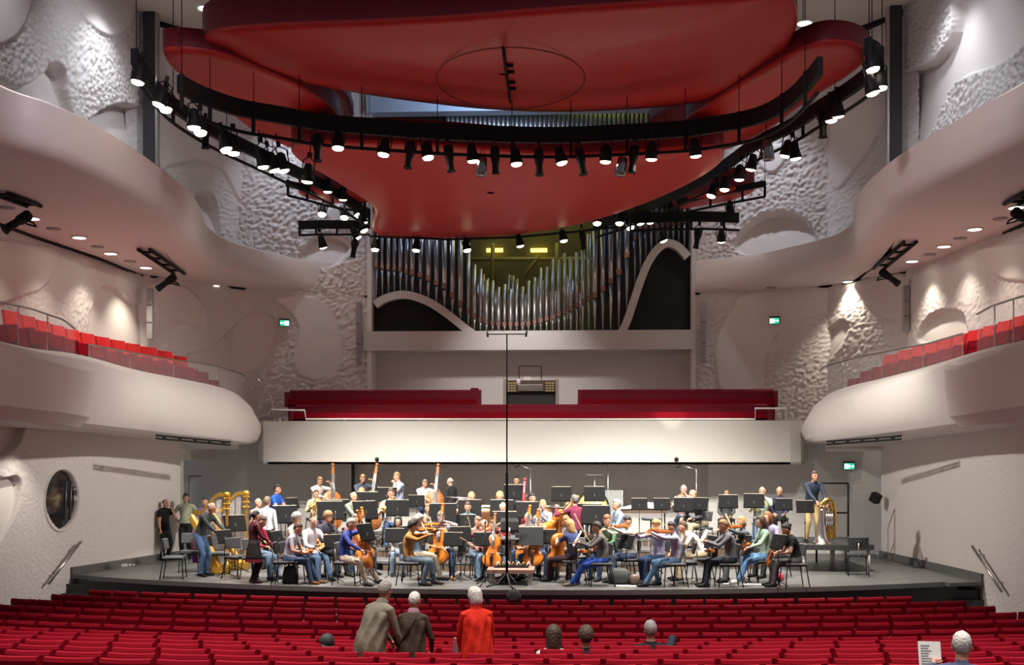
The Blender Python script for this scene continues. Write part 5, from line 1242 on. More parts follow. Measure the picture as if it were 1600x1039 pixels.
def person(d, hx, hy, Y, pose, rz, hair='short', hc='brown', top=(.3, .3, .3), bot=(.03, .03, .04), sex='m', sleeve='long', tone=0, inst=None, stand=None, chair='black', shoes=None, zf=None, smin=.86, voxel=.021, skirt=None, coat=None, **kw):
    p = dict(POSE[pose]); p.update(kw); st = p.pop('pose', 'sit'); p.setdefault('seat', .56); f = Fig(pose=st, sex=sex, sleeve=sleeve, **p) if st == 'sit' else Fig(pose=st, sex=sex, sleeve=sleeve, **p)
    q = atY(hx, hy, Y); R = Matrix.Rotation(math.radians(rz), 3, 'Z'); h0 = floorH(q[0], Y) if zf is None else zf
    sc = min(max((q[2]-h0)/f.top, smin), 1.12)
    o = R @ V3(f.hc.x, f.hc.y, 0)*sc; loc = V3(q[0]-o.x, Y-o.y, h0)
    e = dict(d=d, fig=f, loc=loc, R=R, rz=math.radians(rz), sc=sc, pose=pose, st=st, hair=hair, hc=hc, top=top, bot=bot, tone=tone, inst=inst, stand=stand, chair=chair, shoes=shoes, voxel=voxel, skirt=skirt, coat=coat, sex=sex)
    if abs(sc-(q[2]-h0)/f.top) > .03: print('clip', d, round((q[2]-h0)/f.top, 2))
    PEOPLE.append(e); return e
def wp(e, v): return e['loc']+e['R'] @ (Vector(v)*e['sc'])
def hold(e, builder, tail, d, up, label, scale=None, group=None):
    r = place(builder, wp(e, tail), 0, label, group, scale or e['sc'], rot=(e['R'] @ frame(d, up)).to_euler()); return r
P = person
WH = (.78, .77, .76); JE = (.065, .12, .24); JD = (.03, .05, .11); BK = (.02, .02, .022); BEI = (.50, .40, .27)
stripes('striped_grey_lilac', (.42, .40, .46), (.20, .19, .26), 9); stripes('blue_plaid', (.55, .58, .66), (.10, .14, .32), 7, 'X'); stripes('white_striped_shirt', (.74, .72, .70), (.45, .43, .46), 12, 'X'); stripes('red_plaid', (.55, .45, .46), (.22, .12, .2), 8, 'X'); stripes('white_print_shirt', (.78, .78, .80), (.30, .30, .36), 2.2, 'X')
# left side
P('bald man in a black T-shirt standing by the stage door', 259, 779, 27.9, 'hip', 60, 'fringe', 'dgrey', BK, BK, sleeve='short')
P('stout man in a pale green shirt with hands on hips', 290, 771, 28.3, 'akimbo', 8, 'short', 'dark', (.50, .54, .40), BK, belly=.05, shoes=BK)
P('dark haired man peering over the gilded harp', 320, 777, 27.3, 'stand', 15, 'short', 'dark', (.16, .12, .30), BK)
P('bald stooping man in dark jacket and jeans', 331, 785, 24.4, 'stoop', 75, 'fringe', 'grey', (.06, .075, .075), (.11, .20, .38), stand=(351, 838))
P('dark haired woman in black dress with red hem', 400, 798, 23.25, 'stand', 125, 'tail', 'dark', (.10, .02, .035), BK, sex='f', skirt=((.025, .022, .025), (.20, .02, .03)), shoes=(.08, .02, .02), hl=(.16, -.30, .98), hr=(-.12, -.32, 1.0), head=(10, 15))
P('seated player in a red jumper and jeans', 410, 806, 23.9, 'vlap', 70, 'short', 'brown', (.48, .03, .07), (.16, .24, .36), sex='f')
P('old bald man in a pink shirt talking', 404, 778, 26.6, 'stand', 60, 'fringe', 'grey', (.62, .40, .38), BEI, tone=1)
P('man in a white printed shirt seen from behind', 418, 776, 25.9, 'stand', 165, 'short', 'ash', 'white_print_shirt', BK)
P('dark haired man in a bright blue T-shirt', 434, 757, 28.4, 'lap', 75, 'short', 'dark', (.03, .13, .62), BK, sleeve='short', stand=(457, 786))
P('bass player in a white shirt at far left', 500, 745, 29.3, 'bass', 40, 'short', 'sandy', WH, JD, inst='double_bass')
P('horn player in a cream top', 494, 765, 28.15, 'horn', 30, 'short', 'brown', (.70, .56, .34), (.10, .12, .26), inst='horn', stand=(527, 771))
P('bass player in a navy shirt', 567, 741, 29.3, 'bass', 15, 'short', 'sandy', (.07, .085, .13), BK, inst='double_bass')
P('blonde player below the navy shirted bassist', 565, 762, 28.2, 'lap', 10, 'bob', 'blonde', (.55, .50, .46), BK, sex='f', stand=(574, 780))
P('balding man in a grey green jacket', 553, 768, 27.2, 'clarinet', 50, 'fringe', 'grey', (.26, .27, .24), BK, inst='clarinet', stand=(571, 794))
P('violinist with short grey curls', 464, 801, 24.3, 'vrest', 75, 'curly', 'grey', (.58, .50, .44), JD, sex='f', inst='vrest')
P('woman in a striped grey T-shirt and heels', 466, 817, 23.15, 'vlap', 84, 'short', 'brown', 'striped_grey_lilac', (.06, .10, .19), sex='f', sleeve='short', inst='vlap', shoes=(.20, .09, .05), fl=(.12, -.56, .08), fr=(-.1, -.50, .08))
P('bald man in a white shirt and jeans', 490, 807, 23.9, 'vrest', 48, 'fringe', 'dgrey', (.74, .72, .76), (.11, .18, .32), inst='vrest', stand=(520, 848))
P('curly sandy haired violist in a dark shirt', 513, 799, 24.7, 'vrest', 58, 'curly', 'sandy', (.05, .05, .075), BK, inst='vrest')
P('grey haired cellist in a blue jacket', 549, 810, 23.1, 'cello', 86, 'short', 'grey', (.035, .055, .26), (.58, .50, .40), inst='cello', fl=(.2, -.60, .08), fr=(-.26, -.46, .08), stand=(572, 831))
P('man with glasses behind the blue jacketed cellist', 555, 803, 25.0, 'crest', 40, 'short', 'dgrey', (.35, .12, .12), JD, inst='crest')
# centre left
P('sandy haired man in a plaid shirt with hand on chin', 620, 738, 28.9, 'face', -50, 'short', 'sandy', 'blue_plaid', BK, sleeve='short')
P('bass player in a white T-shirt', 664, 749, 29.4, 'bass', 18, 'short', 'ash', WH, JD, sleeve='short', inst='double_bass', stand=(651, 782))
P('grey haired man in a black jumper looking away', 703, 746, 28.8, 'stand', -120, 'fringe', 'grey', (.018, .018, .02), BK, stand=(700, 778))
P('horn player in a striped white shirt', 611, 763, 27.5, 'horn', 12, 'short', 'brown', 'white_striped_shirt', JE, inst='horn', stand=(621, 793), sleeve='short')
P('fair haired clarinettist half hidden by desks', 669, 787, 26.3, 'clarinet', 4, 'short', 'sandy', (.40, .30, .24), BK, inst='clarinet', stand=(692, 797))
P('dark haired woman in a dark cardigan', 622, 807, 25.1, 'lap', 8, 'long', 'dark', (.09, .08, .09), (.20, .29, .42), sex='f', tone=1, stand=(617, 836))
P('curly dark haired violinist in a brown jacket', 646, 812, 23.1, 'violin', 82, 'curly', 'dark', (.40, .19, .055), (.13, .18, .24), inst='violin', shoes=(.05, .035, .03))
P('grey curly haired violinist in a blue shirt', 655, 804, 23.95, 'violin', 72, 'curly', 'grey', (.18, .28, .42), (.40, .34, .26), inst='violin')
P('bespectacled cellist in a blue plaid shirt', 689, 799, 24.4, 'cello', -6, 'short', 'ash', 'blue_plaid', JD, inst='cello', stand=(708, 842), shoes=(.35, .2, .1))
P('blonde flautist in the back wind row', 737, 769, 27.4, 'flute', 0, 'bob', 'blonde', (.30, .24, .22), BK, sex='f', inst='flute', stand=(734, 793))
P('oboist in a teal top', 731, 784, 26.4, 'clarinet', 0, 'short', 'brown', (.08, .20, .22), BK, sex='f', inst='clarinet', stand=(728, 814))
P('fair haired violist beside the tall microphone', 747, 807, 24.7, 'vrest', 20, 'short', 'ash', (.30, .24, .2), (.22, .32, .46), inst='vrest', stand=(720, 834))
P('older man in a maroon jumper with viola', 757, 811, 24.5, 'violin', 10, 'fringe', 'grey', (.28, .05, .07), (.2, .28, .4), inst='violin', stand=(755, 842))
P('blonde woman right of the tall microphone', 781, 768, 27.5, 'clarinet', 0, 'long', 'blonde', (.33, .20, .20), BK, sex='f', inst='clarinet', stand=(784, 793))
P('dark haired percussionist at the rear wall', 807, 744, 29.4, 'stand', 0, 'short', 'dark', (.06, .06, .07), BK, stand=(803, 768), smin=.8)
P('dark haired bassoonist in a blue top', 832, 771, 27.2, 'bassoon', 5, 'short', 'dark', (.10, .16, .34), BK, sex='f', inst='bassoon', stand=(824, 796))
P('white haired man in a red jumper', 786, 784, 26.1, 'clarinet', 0, 'fringe', 'white', (.55, .03, .04), BK, inst='clarinet', stand=(788, 812))
P('fair haired player behind the raised cello', 848, 781, 26.7, 'clarinet', -8, 'short', 'blonde', (.28, .28, .32), BK, inst='clarinet')
P('balding cellist in a grey shirt', 825, 800, 25.1, 'crest', -5, 'fringe', 'dgrey', (.20, .16, .16), JD, inst='crest')
P('grey curly haired cellist in a navy jacket', 839, 806, 24.4, 'crest', -10, 'curly', 'grey', (.05, .075, .17), JE, inst='crest')
P('cellist in dark clothes left of the conductor stool', 770, 812, 24.2, 'crest', 0, 'short', 'brown', (.14, .03, .04), (.13, .22, .34), inst='crest')
# centre right
P('man in a maroon shirt lifting a cello', 897, 773, 25.6, 'carry', -150, 'short', 'dgrey', (.16, .022, .055), BK, inst='raised', smin=.9)
P('fair haired player behind the maroon shirt', 887, 785, 26.6, 'clarinet', -10, 'short', 'sandy', (.4, .34, .32), BK, inst='clarinet', stand=(880, 804))
P('white haired man with glasses in black', 932, 785, 26.3, 'lap', -20, 'short', 'white', BK, BK, stand=(918, 790))
P('long haired blonde woman in a navy dress', 890, 812, 23.6, 'crest', -140, 'long', 'blonde', (.05, .07, .18), (.05, .022, .03), sex='f', sleeve='short', inst='cello_back')
P('sandy haired cellist beside the navy dress', 884, 806, 24.5, 'vlap', -60, 'short', 'sandy', (.30, .28, .32), BK)
P('dark haired man in blue trousers', 932, 815, 23.1, 'read', -86, 'short', 'dark', (.13, .125, .12), (.03, .09, .42), inst='paper', shoes=(.18, .14, .1), fl=(.1, -.62, .08), fr=(-.12, -.50, .08))
P('auburn haired violinist in a green shirt', 948, 804, 24.3, 'vrest', -40, 'short', 'red', (.10, .19, .11), JD, sex='f', inst='vrest')
P('grey haired man in a light blue shirt', 963, 780, 26.3, 'lap', -70, 'short', 'grey', (.33, .42, .58), BK)
P('dark haired violinist in a white T-shirt', 980, 806, 23.95, 'violin', -68, 'short', 'dark', (.62, .61, .58), (.06, .09, .16), inst='violin', stand=(979, 846))
P('blond curly violinist in a lilac shirt', 1025, 812, 23.9, 'violin', -50, 'curly', 'blonde', (.42, .40, .60), JD, inst='violin')
P('dark haired violinist in a lavender shirt and jeans', 1049, 815, 23.1, 'violin', -84, 'short', 'dark', (.40, .38, .52), (.10, .19, .32), inst='violin', fl=(.12, -.60, .08), fr=(-.1, -.3, .08))
P('man in a white T-shirt leaning forward', 1066, 814, 24.2, 'lean', -80, 'short', 'brown', (.80, .78, .74), BEI, sleeve='short', smin=.9, inst='vlap2')
P('bald horn player in a pink shirt', 1068, 757, 28.3, 'horn', -14, 'fringe', 'grey', (.68, .48, .46), JE, tone=1, inst='horn', stand=(1068, 788))
P('bald trumpeter in a dark grey jacket', 1082, 761, 27.7, 'lean', -55, 'fringe', 'sandy', (.09, .09, .11), (.45, .40, .30), stand=(1094, 787), lean=24, hl=(.14, -.40, .66), hr=(-.14, -.42, .66))
P('brass player half hidden behind a wide desk', 1135, 767, 28.4, 'lap', -10, 'short', 'sandy', (.07, .07, .08), BK, stand=(1138, 783))
P('bald man in a pale green shirt with a horn', 1191, 760, 27.8, 'horn', -18, 'fringe', 'grey', (.50, .58, .46), (.16, .26, .42), inst='horn', stand=(1178, 782))
P('bald trombonist in a navy shirt', 1218, 760, 27.9, 'lap', -12, 'fringe', 'grey', (.05, .055, .10), BK, stand=(1225, 788))
P('fair haired man in a grey jacket reading', 1130, 812, 23.1, 'read', -86, 'short', 'sandy', (.15, .15, .17), (.03, .035, .05), inst='paper')
P('blonde violinist in a slate blue top', 1158, 807, 24.0, 'violin', -72, 'bob', 'blonde', (.13, .15, .19), (.10, .11, .13), sex='f', inst='violin', stand=(1162, 846))
P('long haired woman in a mint green top', 1188, 806, 23.75, 'vrest', -78, 'long', 'brown', (.33, .46, .36), (.13, .26, .48), sex='f', inst='vrest', shoes=WH, fl=(.14, -.58, .08))
P('reddish blonde player in a lilac plaid shirt', 1199, 799, 24.9, 'lean', -55, 'bob', 'red', (.44, .38, .56), BK, sex='f', lean=22, hl=(.14, -.40, .66), hr=(-.14, -.42, .66))
P('dark haired woman in a black T-shirt', 1228, 818, 23.2, 'vlap', -84, 'bun', 'dark', BK, (.10, .10, .105), sex='f', sleeve='short', inst='hang', stand=(1216, 846), tone=2)
P('tall tuba player in a navy jumper standing on the platform', 1273, 736, 26.5, 'tuba', 6, 'short', 'brown', (.045, .06, .10), (.52, .38, .18), inst='tuba', zf=.65)
# listeners in the stalls
P('white haired man in an olive jacket bending over the seats', 602, 908, 12.62, 'stoop', 140, 'short', 'grey', (.25, .225, .165), (.12, .11, .10), zf=-.28, voxel=.016, lean=20, hl=(.16, -.44, .86), hr=(-.24, -.28, .80), head=(20, 14), coat=1)
P('white haired woman in a brown leather coat', 648, 931, 12.7, 'stand', 172, 'short', 'white', (.075, .05, .035), (.05, .05, .05), sex='f', zf=-.28, voxel=.016, lean=12, coat=1, hl=(.22, -.25, .9), hr=(-.22, -.25, .9), head=(0, 16))
P('white haired woman in a bright red coat', 741, 918, 12.65, 'stand', 195, 'bob', 'white', (.85, .035, .015), (.3, .02, .02), sex='f', zf=-.28, voxel=.016, lean=8, coat=1, hl=(.18, -.30, .92), hr=(-.22, -.2, .84), head=(30, 10), inst='leaflet')
P('long brown haired listener seated in the stalls', 865, 977, 13.3, 'lap', 178, 'long', 'brown', WH, JD, sex='f', zf=-.388, chair=None, smin=.78, seat=.31)
P('dark haired listener seated beside the long haired one', 916, 979, 13.3, 'lap', 175, 'curly', 'brown', BK, JD, zf=-.388, chair=None, smin=.78, seat=.31)
P('grey haired listener seated with one knee raised', 1016, 970, 14.2, 'lap', 185, 'cap', 'grey', BK, (.035, .045, .075), zf=-.5, chair=None, smin=.78, seat=.31, fl=(.10, -.45, .10), fr=(-.42, -.62, .86), open_knees=.35)
P('white haired listener with a leaflet at lower right', 1503, 988, 9.85, 'read', 160, 'short', 'white', (.12, .13, .26), BK, zf=.06, chair=None, smin=.78, seat=.36, voxel=.014, hl=(.24, -.40, .80), hr=(-.12, -.40, .72), inst='leaflet')
# ---------------------------------------------------------------- grow every figure's surface in one pass
TMP = []
for e in PEOPLE:
    o = bpy.data.objects.new('tmp', e['fig'].mesh(e['voxel']).mesh('body')); COL.objects.link(o)
    m = o.modifiers.new('r', 'REMESH'); m.mode = 'VOXEL'; m.voxel_size = e['voxel']; m.use_smooth_shade = True
    m = o.modifiers.new('s', 'SMOOTH'); m.factor = .45; m.iterations = 3; TMP.append(o)
bpy.context.view_layer.update(); dg = bpy.context.evaluated_depsgraph_get()
for e, o in zip(PEOPLE, TMP):
    me = bpy.data.meshes.new_from_object(o.evaluated_get(dg)); me.name = 'body'; e['mesh'] = me
for o in TMP:
    me = o.data; bpy.data.objects.remove(o); bpy.data.meshes.remove(me)
for e in PEOPLE:
    f, d = e['fig'], e['d']; me = e['mesh']; me.materials.clear()
    hcol = hmat(e['hc'])
    for m in (skin(e['tone']), cmat(e['top']), cmat(e['bot']), cmat(e['shoes']) if e['shoes'] else cmat(BK), M_EYE, M_LIP, hcol): me.materials.append(m)
    f.paint(me, None)
    r = thing('person', d, 'person', e['loc'], e['rz']); r.scale = (e['sc'],)*3; e['root'] = r
    obj('body', me, [], r); obj('hair', f.hair(e['hair']), hcol, r)
    if e['skirt']:
        mb = MB(); c = f.pel
        prof = [(.16, .12, .10), (.17, .13, 0), (.20, .16, -.14), (.23, .19, -.30), (.235, .195, -.36)]
        mb.rings([[c+V3(a*math.cos(t), b*math.sin(t), z) for t in np.linspace(0, 2*PI, 20, endpoint=False)] for a, b, z in prof]); sk = obj('skirt', mb, cmat(e['skirt'][0]), r)
        mb = MB(); mb.rings([[c+V3(a*math.cos(t), b*math.sin(t), z) for t in np.linspace(0, 2*PI, 20, endpoint=False)] for a, b, z in ((.236, .196, -.34), (.243, .202, -.42))], cap=False); obj('hem', mb, cmat(e['skirt'][1]), sk)
    if e['coat']:
        mb = MB(); c = f.pel; b0 = f.up; W_ = 1.0 if e['sex'] == 'm' else .95; R = []
        for k, a, b in ((.43, .185, .125), (.40, .20, .14), (.34, .20, .145), (.28, .195, .145), (.2, .195, .15), (.12, .20, .155), (.04, .205, .165), (-.04, .215, .17), (-.12, .22, .175), (-.2, .225, .175)):
            q = c+b0*k if k > 0 else c+V3(0, 0, k); R.append([q+f.right*(a*W_*math.cos(t)+.012*math.sin(7*t+k*14))+f.front*(b*math.sin(t)+.011*math.sin(9*t+k*11)+.008*math.sin(5*t-k*23)) for t in np.linspace(0, 2*PI, 44, endpoint=False)])
        mb.rings(R, cap=False); obj('coat', mb, cmat(e['top']), r)
        mb = MB(); q = f.neck1-f.up*.055
        mb.rings([[q+f.up*z+f.right*(a*math.cos(t))+f.front*(a*math.sin(t)) for t in np.linspace(0, 2*PI, 16, endpoint=False)] for a, z in ((.085, -.03), (.075, .03), (.062, .045))], cap=False)
        obj('scarf' if 'leather' in d else 'collar', mb, cmat((.45, .25, .30)) if 'leather' in d else cmat(e['top']), r)
        if 'leather' in d:
            mb = MB(); mb.tube([f.pel+f.up*.5+f.right*-.1-f.front*.13, f.pel+f.up*.3-f.front*.165, f.pel+f.up*.0+f.right*.18-f.front*.13], .014, 5, flat=.5); obj('bag_strap', mb, M_BLACK, r)
    # seat
    if e['st'] == 'sit' and e['chair']:
        place(black_chair if (hash(d[:9]) if False else len(d)) % 3 else grey_chair, e['loc'], e['rz'], '%s orchestra chair under the %s' % ('black' if len(d) % 3 else 'grey', d), 'orchestra chairs', 1.05)
    if e['st'] == 'stool': place(stool, e['loc']+e['R'] @ V3(0, .05, 0), e['rz'], 'tall black stool under the %s' % d, None, e['sc'])
    # instrument
    i = e['inst']; b = lambda p, q, lab='pale violin bow held by the %s': hold(e, bow, p, V3(*q)-V3(*p), (0, 0, 1), lab % d)
    if i == 'violin':
        dr = V3(.52, -.83, .05).normalized(); tl = V3(.05, -.10, 1.145); hold(e, violin, tl, dr, (-.25, 0, 1), 'amber violin played by the %s' % d)
        b((-.22, -.46, 1.05), (.32, -.16, 1.26))
    elif i == 'vrest':
        dr = V3(.80, -.40, .30).normalized(); hold(e, violin, (-.10, -.30, .69), dr, (-.2, -.4, .9), 'amber violin on the lap of the %s' % d); b((-.13, -.40, .74), (-.35, -.62, 1.30), 'pale bow held upright by the %s')
    elif i == 'vlap': hold(e, violin, (-.25, -.34, .70), (.95, -.25, .1), (0, -.2, 1), 'amber violin lying across the knees of the %s' % d)
    elif i == 'vlap2': hold(e, violin, (-.25, -.40, .71), (.95, -.25, .1), (0, -.2, 1), 'amber violin lying on the knees of the %s' % d)
    elif i == 'hang': hold(e, violin, (-.18, -.52, .40), (.15, .22, .95), (0, -1, .2), 'brown violin held upright by the %s' % d)
    elif i in ('cello', 'crest'):
        dr = V3(.055, .26, .96).normalized(); tl = V3(.0, -.50, .32); hold(e, cello, tl, dr, (-.05, -1, .2), 'orange varnished cello %s the %s' % ('played by' if i == 'cello' else 'held by', d))
        b(*(((-.40, -.46, .74), (.30, -.56, .66)) if i == 'cello' else ((-.22, -.36, .72), (-.55, -.75, .95))), lab='pale cello bow held by the %s')
    elif i == 'cello_back': hold(e, cello, (.0, -.50, .32), (.055, .26, .96), (-.05, -1, .2), 'orange cello leaning on the %s' % d)
    elif i == 'raised': hold(e, cello, (.62, -.42, .80), (-.62, .05, .62), (.3, -1, .2), 'dark brown cello lifted by the %s' % d); b((-.12, -.42, 1.1), (-.36, -.3, .42), 'pale cello bow hanging from the %s')
    elif i == 'double_bass':
        hold(e, double_bass, (.16, -.46, .13), (.13, .17, .98), (-.25, -1, .1), 'brown double bass held by the %s' % d, .98)
    elif i == 'horn': place(horn, wp(e, (-.02, -.26, 1.0)), e['rz'], 'brass french horn held by the %s' % d, None, e['sc'])
    elif i == 'clarinet': hold(e, clarinet, (0, -.46, .62), (0, .0, 1), (0, -1, 0), 'black clarinet held by the %s' % d) if False else place(clarinet, wp(e, (0, -.42, .66)), 0, 'black woodwind pipe held by the %s' % d, None, e['sc'], rot=(e['R'] @ Matrix.Rotation(-.45, 3, 'X')).to_euler())
    elif i == 'flute': place(flute, wp(e, (-.02, -.115, 1.22)), 0, 'silver flute played by the %s' % d, None, e['sc'], rot=(0, -.06, e['rz']+PI))
    elif i == 'bassoon': place(bassoon, wp(e, (-.28, -.22, .42)), 0, 'tall red bassoon held by the %s' % d, None, e['sc'], rot=(e['R'] @ Matrix.Rotation(.06, 3, 'Y')).to_euler())
    elif i == 'tuba': place(tuba, wp(e, (.18, -.46, 0)), e['rz'], 'silver and gold tuba standing on its bell before the tuba player', None, 1.12)
    elif i == 'paper':
        mb = MB(); mb.box((0, 0, 0), (.30, .012, .36)); o = obj('sheet_music', mb, M_PAPER); o.location = wp(e, (.02, -.50, 1.0)); o.rotation_euler = (e['R'] @ Matrix.Rotation(-.5, 3, 'X')).to_euler(); tag(o, 'white sheet music held by the %s' % d, 'sheet music')
        hold(e, violin, (-.2, -.30, .70), (.9, -.35, .1), (0, 0, 1), 'amber violin on the lap of the %s' % d)
    elif i == 'leaflet':
        t = thing('leaflet', 'printed white leaflet held by the %s' % d, 'leaflet'); s_ = 'lower right' in d
        q = wp(e, (.27, -.46, .86)) if s_ else wp(e, (.22, -.36, .93)); t.location = q; t.rotation_euler = (-.35, 0, -.12) if s_ else (.3, .4, -.5)
        mb = MB(); mb.box((0, 0, 0), (.20, .004, .28) if s_ else (.10, .004, .2)); obj('sheet', mb, M_PAPER, t)
        mb = MB(); rr = random.Random(4)
        for k in range(9):
            wd = rr.uniform(.06, .15); mb.box((-.08+wd/2, -.004, .10-.024*k), (wd, .002, .007))
        if s_: obj('print', mb, mat('print_grey', (.25, .25, .27), .8), t)
    if e['stand']:
        px, py = e['stand']; fw = e['R'] @ V3(0, -1, 0); Ys = e['loc'].y+fw.y*.74
        if abs(fw.y) < .5: Ys = e['loc'].y+fw.y*.6-.12
        q = atY(px, py, Ys); h0 = floorH(q[0], Ys) if 'tuba' not in d else .65
        place(music_stand, (q[0], Ys, h0), e['rz']*.75, 'black music stand before the %s' % d, 'music stands', min(max((q[2]-h0)/1.12, .8), 1.25))
# ---------------------------------------------------------------- more stands, empty chairs, drums, harps
for px, py, Y, rz, lab in ((367, 817, 25.2, 40, 'black music stand between the two harps'), (434, 840, 23.5, 75, 'black music stand beside the woman in black dress'), (446, 803, 26.2, 30, 'black music stand under the man in bright blue'),
                           (604, 772, 28.0, 0, 'black music stand below the man in plaid shirt'), (516, 793, 26.6, 20, 'black music stand behind the sandy haired violist'), (929, 771, 28.0, 0, 'black music stand in front of the bass drum'),
                           (931, 804, 25.4, 0, 'black music stand below the white haired man in black'), (877, 771, 28.3, 0, 'black music stand left of the bass drum'), (999, 787, 27.9, 0, 'black music stand before the white clothed percussion table'), (1034, 787, 27.9, 0, 'black music stand second in the right rear desk row'),
                           (1258, 791, 26.0, 0, 'black music stand left of the tuba player'), (855, 838, 24.0, 0, 'black music stand right of the conductor desk'), (1110, 848, 23.6, -70, 'black music stand before the man in white T-shirt'), (641, 832, 24.6, 40, 'black music stand between the two front violinists')):
    q = atY(px, py, Y); h0 = floorH(q[0], Y); place(music_stand, (q[0], Y, h0), math.radians(rz), lab, 'music stands', min(max((q[2]-h0)/1.12, .8), 1.25))
for px, py, bld, rz, lab in ((272, 904, grey_chair, 100, 'empty grey chair at the left end of the stage'), (297, 893, grey_chair, 10, 'grey chair with a purple scarf behind the stooping man'), (342, 896, grey_chair, 110, 'grey chair beside the front harp'), (372, 903, black_chair, 60, 'empty black chair behind the woman in black dress'),
                             (445, 912, black_chair, 100, 'empty black chair with a backpack under it'), (1340, 899, black_chair, 170, 'empty black chair at the right end of the stage'), (1070, 912, black_chair, -95, 'empty black chair right of the lavender violinist'), (972, 905, black_chair, -80, 'empty black chair behind the black bag')):
    q = atH(px, py, 0); place(bld, (q[0], q[1], 0), math.radians(rz), lab, 'orchestra chairs', 1.05)
def scarf_on(px, py, Y):
    mb = MB(); q = atY(px, py, Y); R = []
    for k in range(7):
        z = -.12*k+.2; R.append([(q[0]+x+.015*math.sin(k*1.3), q[1]+y+.02*math.sin(k), q[2]+z) for x, y in ((-.05, -.02), (.05, -.03), (.06, .02), (-.04, .03))])
    mb.rings(R); tag(obj('scarf', mb, cmat((.22, .06, .28))), 'purple scarf hanging on a grey chair by the harps', 'scarf')
scarf_on(304, 845, 25.6)
def pl_harp(px0, Yh, rz, lab):
    q = atY(px0, 880, Yh); place(harp, (q[0], Yh, 0), math.radians(rz), lab, None, 1.0)
pl_harp(331, 25.0, 12, 'gilded concert harp nearest the stage door'); pl_harp(362, 25.9, 14, 'gilded concert harp right of the other harp')
for i, (px, Y) in enumerate(((713, 28.6), (757, 28.7), (845, 28.7))):
    q = atY(px, 790, Y); place(timpani, (q[0], Y, .6), .5*i, 'copper kettledrum, %s from the left behind the wind players' % ordn(i), 'kettledrums')
q = atY(926, 772, 29.2); r = place(bass_drum, (q[0], 29.2, .60), 0, 'large round bass drum with yellowed head behind the wind players')
for px, h, Y, rc, sd, lab in ((829, 1.75, 29.6, .3, -1, 'tall microphone stand with boom beside the percussionist'), (950, 1.9, 29.9, .35, -1, 'tall microphone stand with boom right of the bass drum'), (1088, 1.75, 29.6, .4, -1, 'tall microphone stand with boom above the right horns')):
    q = atY(px, 800, Y); boom_stand(h, rc, sd, lab, (q[0], Y, .6))
q = atY(929, 742, 29.0); t = thing('cymbal_table', 'flat percussion tray on a pole above the bass drum', 'percussion', (q[0], 29.0, .6)); mb = MB(); mb.box((0, 0, q[2]-.6), (.42, .3, .03)); obj('tray', mb, M_STEEL, t); mb = MB(); mb.tube([(0, 0, 0), (0, 0, q[2]-.6)], .02, 6); obj('pole', mb, M_STEEL, t)
# covered percussion table
q = atY(1003, 775, 29.0); t = thing('percussion_table', 'percussion table under a rumpled white cloth at the rear', 'table', (q[0], 29.0, .6))
mb = MB(); R = []
for y in (-.3, -.1, .1, .3):
    R.append([(x, y, .82+.12*math.sin(3*x+5*y)*math.cos(4*y)-abs(x)*.15) for x in np.linspace(-.7, .7, 12)])
mb.rings(R, cap=False, closed=False); obj('cloth', mb, M_PAPER, t)
mb = MB(); mb.box((0, 0, .66), (1.3, .5, .08)); obj('tabletop', mb, M_WOODD, t)
for sx in (-.6, .6):
    mb = MB(); mb.tube([(sx, 0, 0), (sx, 0, .64)], .02, 6); obj('leg', mb, M_BLACK, t)
q = atY(958, 790, 29.4); t = thing('sound_screen', 'clear acoustic screen standing right of the bass drum', 'screen', (q[0], 29.4, .6)); mb = MB(); mb.box((0, 0, .75), (.5, .012, .9)); obj('pane', mb, M_GLASS, t)
for s in (-1, 1): mb = MB(); mb.tube([(s*.25, 0, 0), (s*.25, 0, 1.2)], .012, 5); obj('post', mb, M_STEEL, t)
q = atY(1017, 808, 25.4); t = thing('drum_stool', 'round grey drum stool behind the right violins', 'stool', (q[0], 25.4, 0)); z = q[2]
mb = MB(); mb.lathe([(.2, z-.07), (.22, z-.05), (.22, z-.01), (.2, z)], 16); obj('seat', mb, M_PADG, t); mb = MB(); mb.tube([(0, 0, .1), (0, 0, z-.06)], .02, 6); obj('pole', mb, M_STEEL, t)
for k in range(3): a = k*2.1; mb = MB(); mb.tube([(0, 0, .25), (.28*math.cos(a), .28*math.sin(a), .012)], .014, 5); obj('leg', mb, M_BLACK, t)
# conductor's place
q = atH(797, 915, 0); px_ = thing('conductor_podium', 'low wooden conductor podium at the front of the stage', 'podium', (q[0], q[1]+.45, 0)); z = .33
mb = MB(); mb.box((0, 0, z-.04), (1.0, .85, .08)); obj('deck', mb, mat('podium_rust', (.28, .15, .12), .6), px_)
for sx in (-1, 1):
    for sy in (-1, 1): mb = MB(); mb.box((sx*.42, sy*.36, (z-.08)/2), (.08, .08, z-.08)); obj('leg', mb, mat('podium_grey', (.3, .28, .27), .6), px_)
t = thing('clamp_tray', 'row of brass and black clamps lying on the conductor podium', 'tray', (q[0], q[1]+.45, z))
mb = MB(); mb.box((0, .1, .02), (.75, .25, .03)); obj('tray', mb, M_BLACK, t)
for k in range(7): mb = MB(); mb.tube([(-.33+.11*k, .05, .03), (-.28+.11*k, .0, .13), (-.24+.11*k, .08, .04)], .018, 6); obj('clamp', mb, M_BRASS if k % 2 else M_PAPER, t)
q = atY(797, 841, 24.0); t = thing('conductor_stool', 'tall black conductor stool with grey seat and round back', 'stool', (q[0], 24.0, 0)); z = q[2]
mb = MB(); mb.lathe([(.22, z-.05), (.26, z-.03), (.26, z+.01), (.22, z+.03)], 18); obj('seat', mb, M_PADG, t)
mb = MB(); R = []
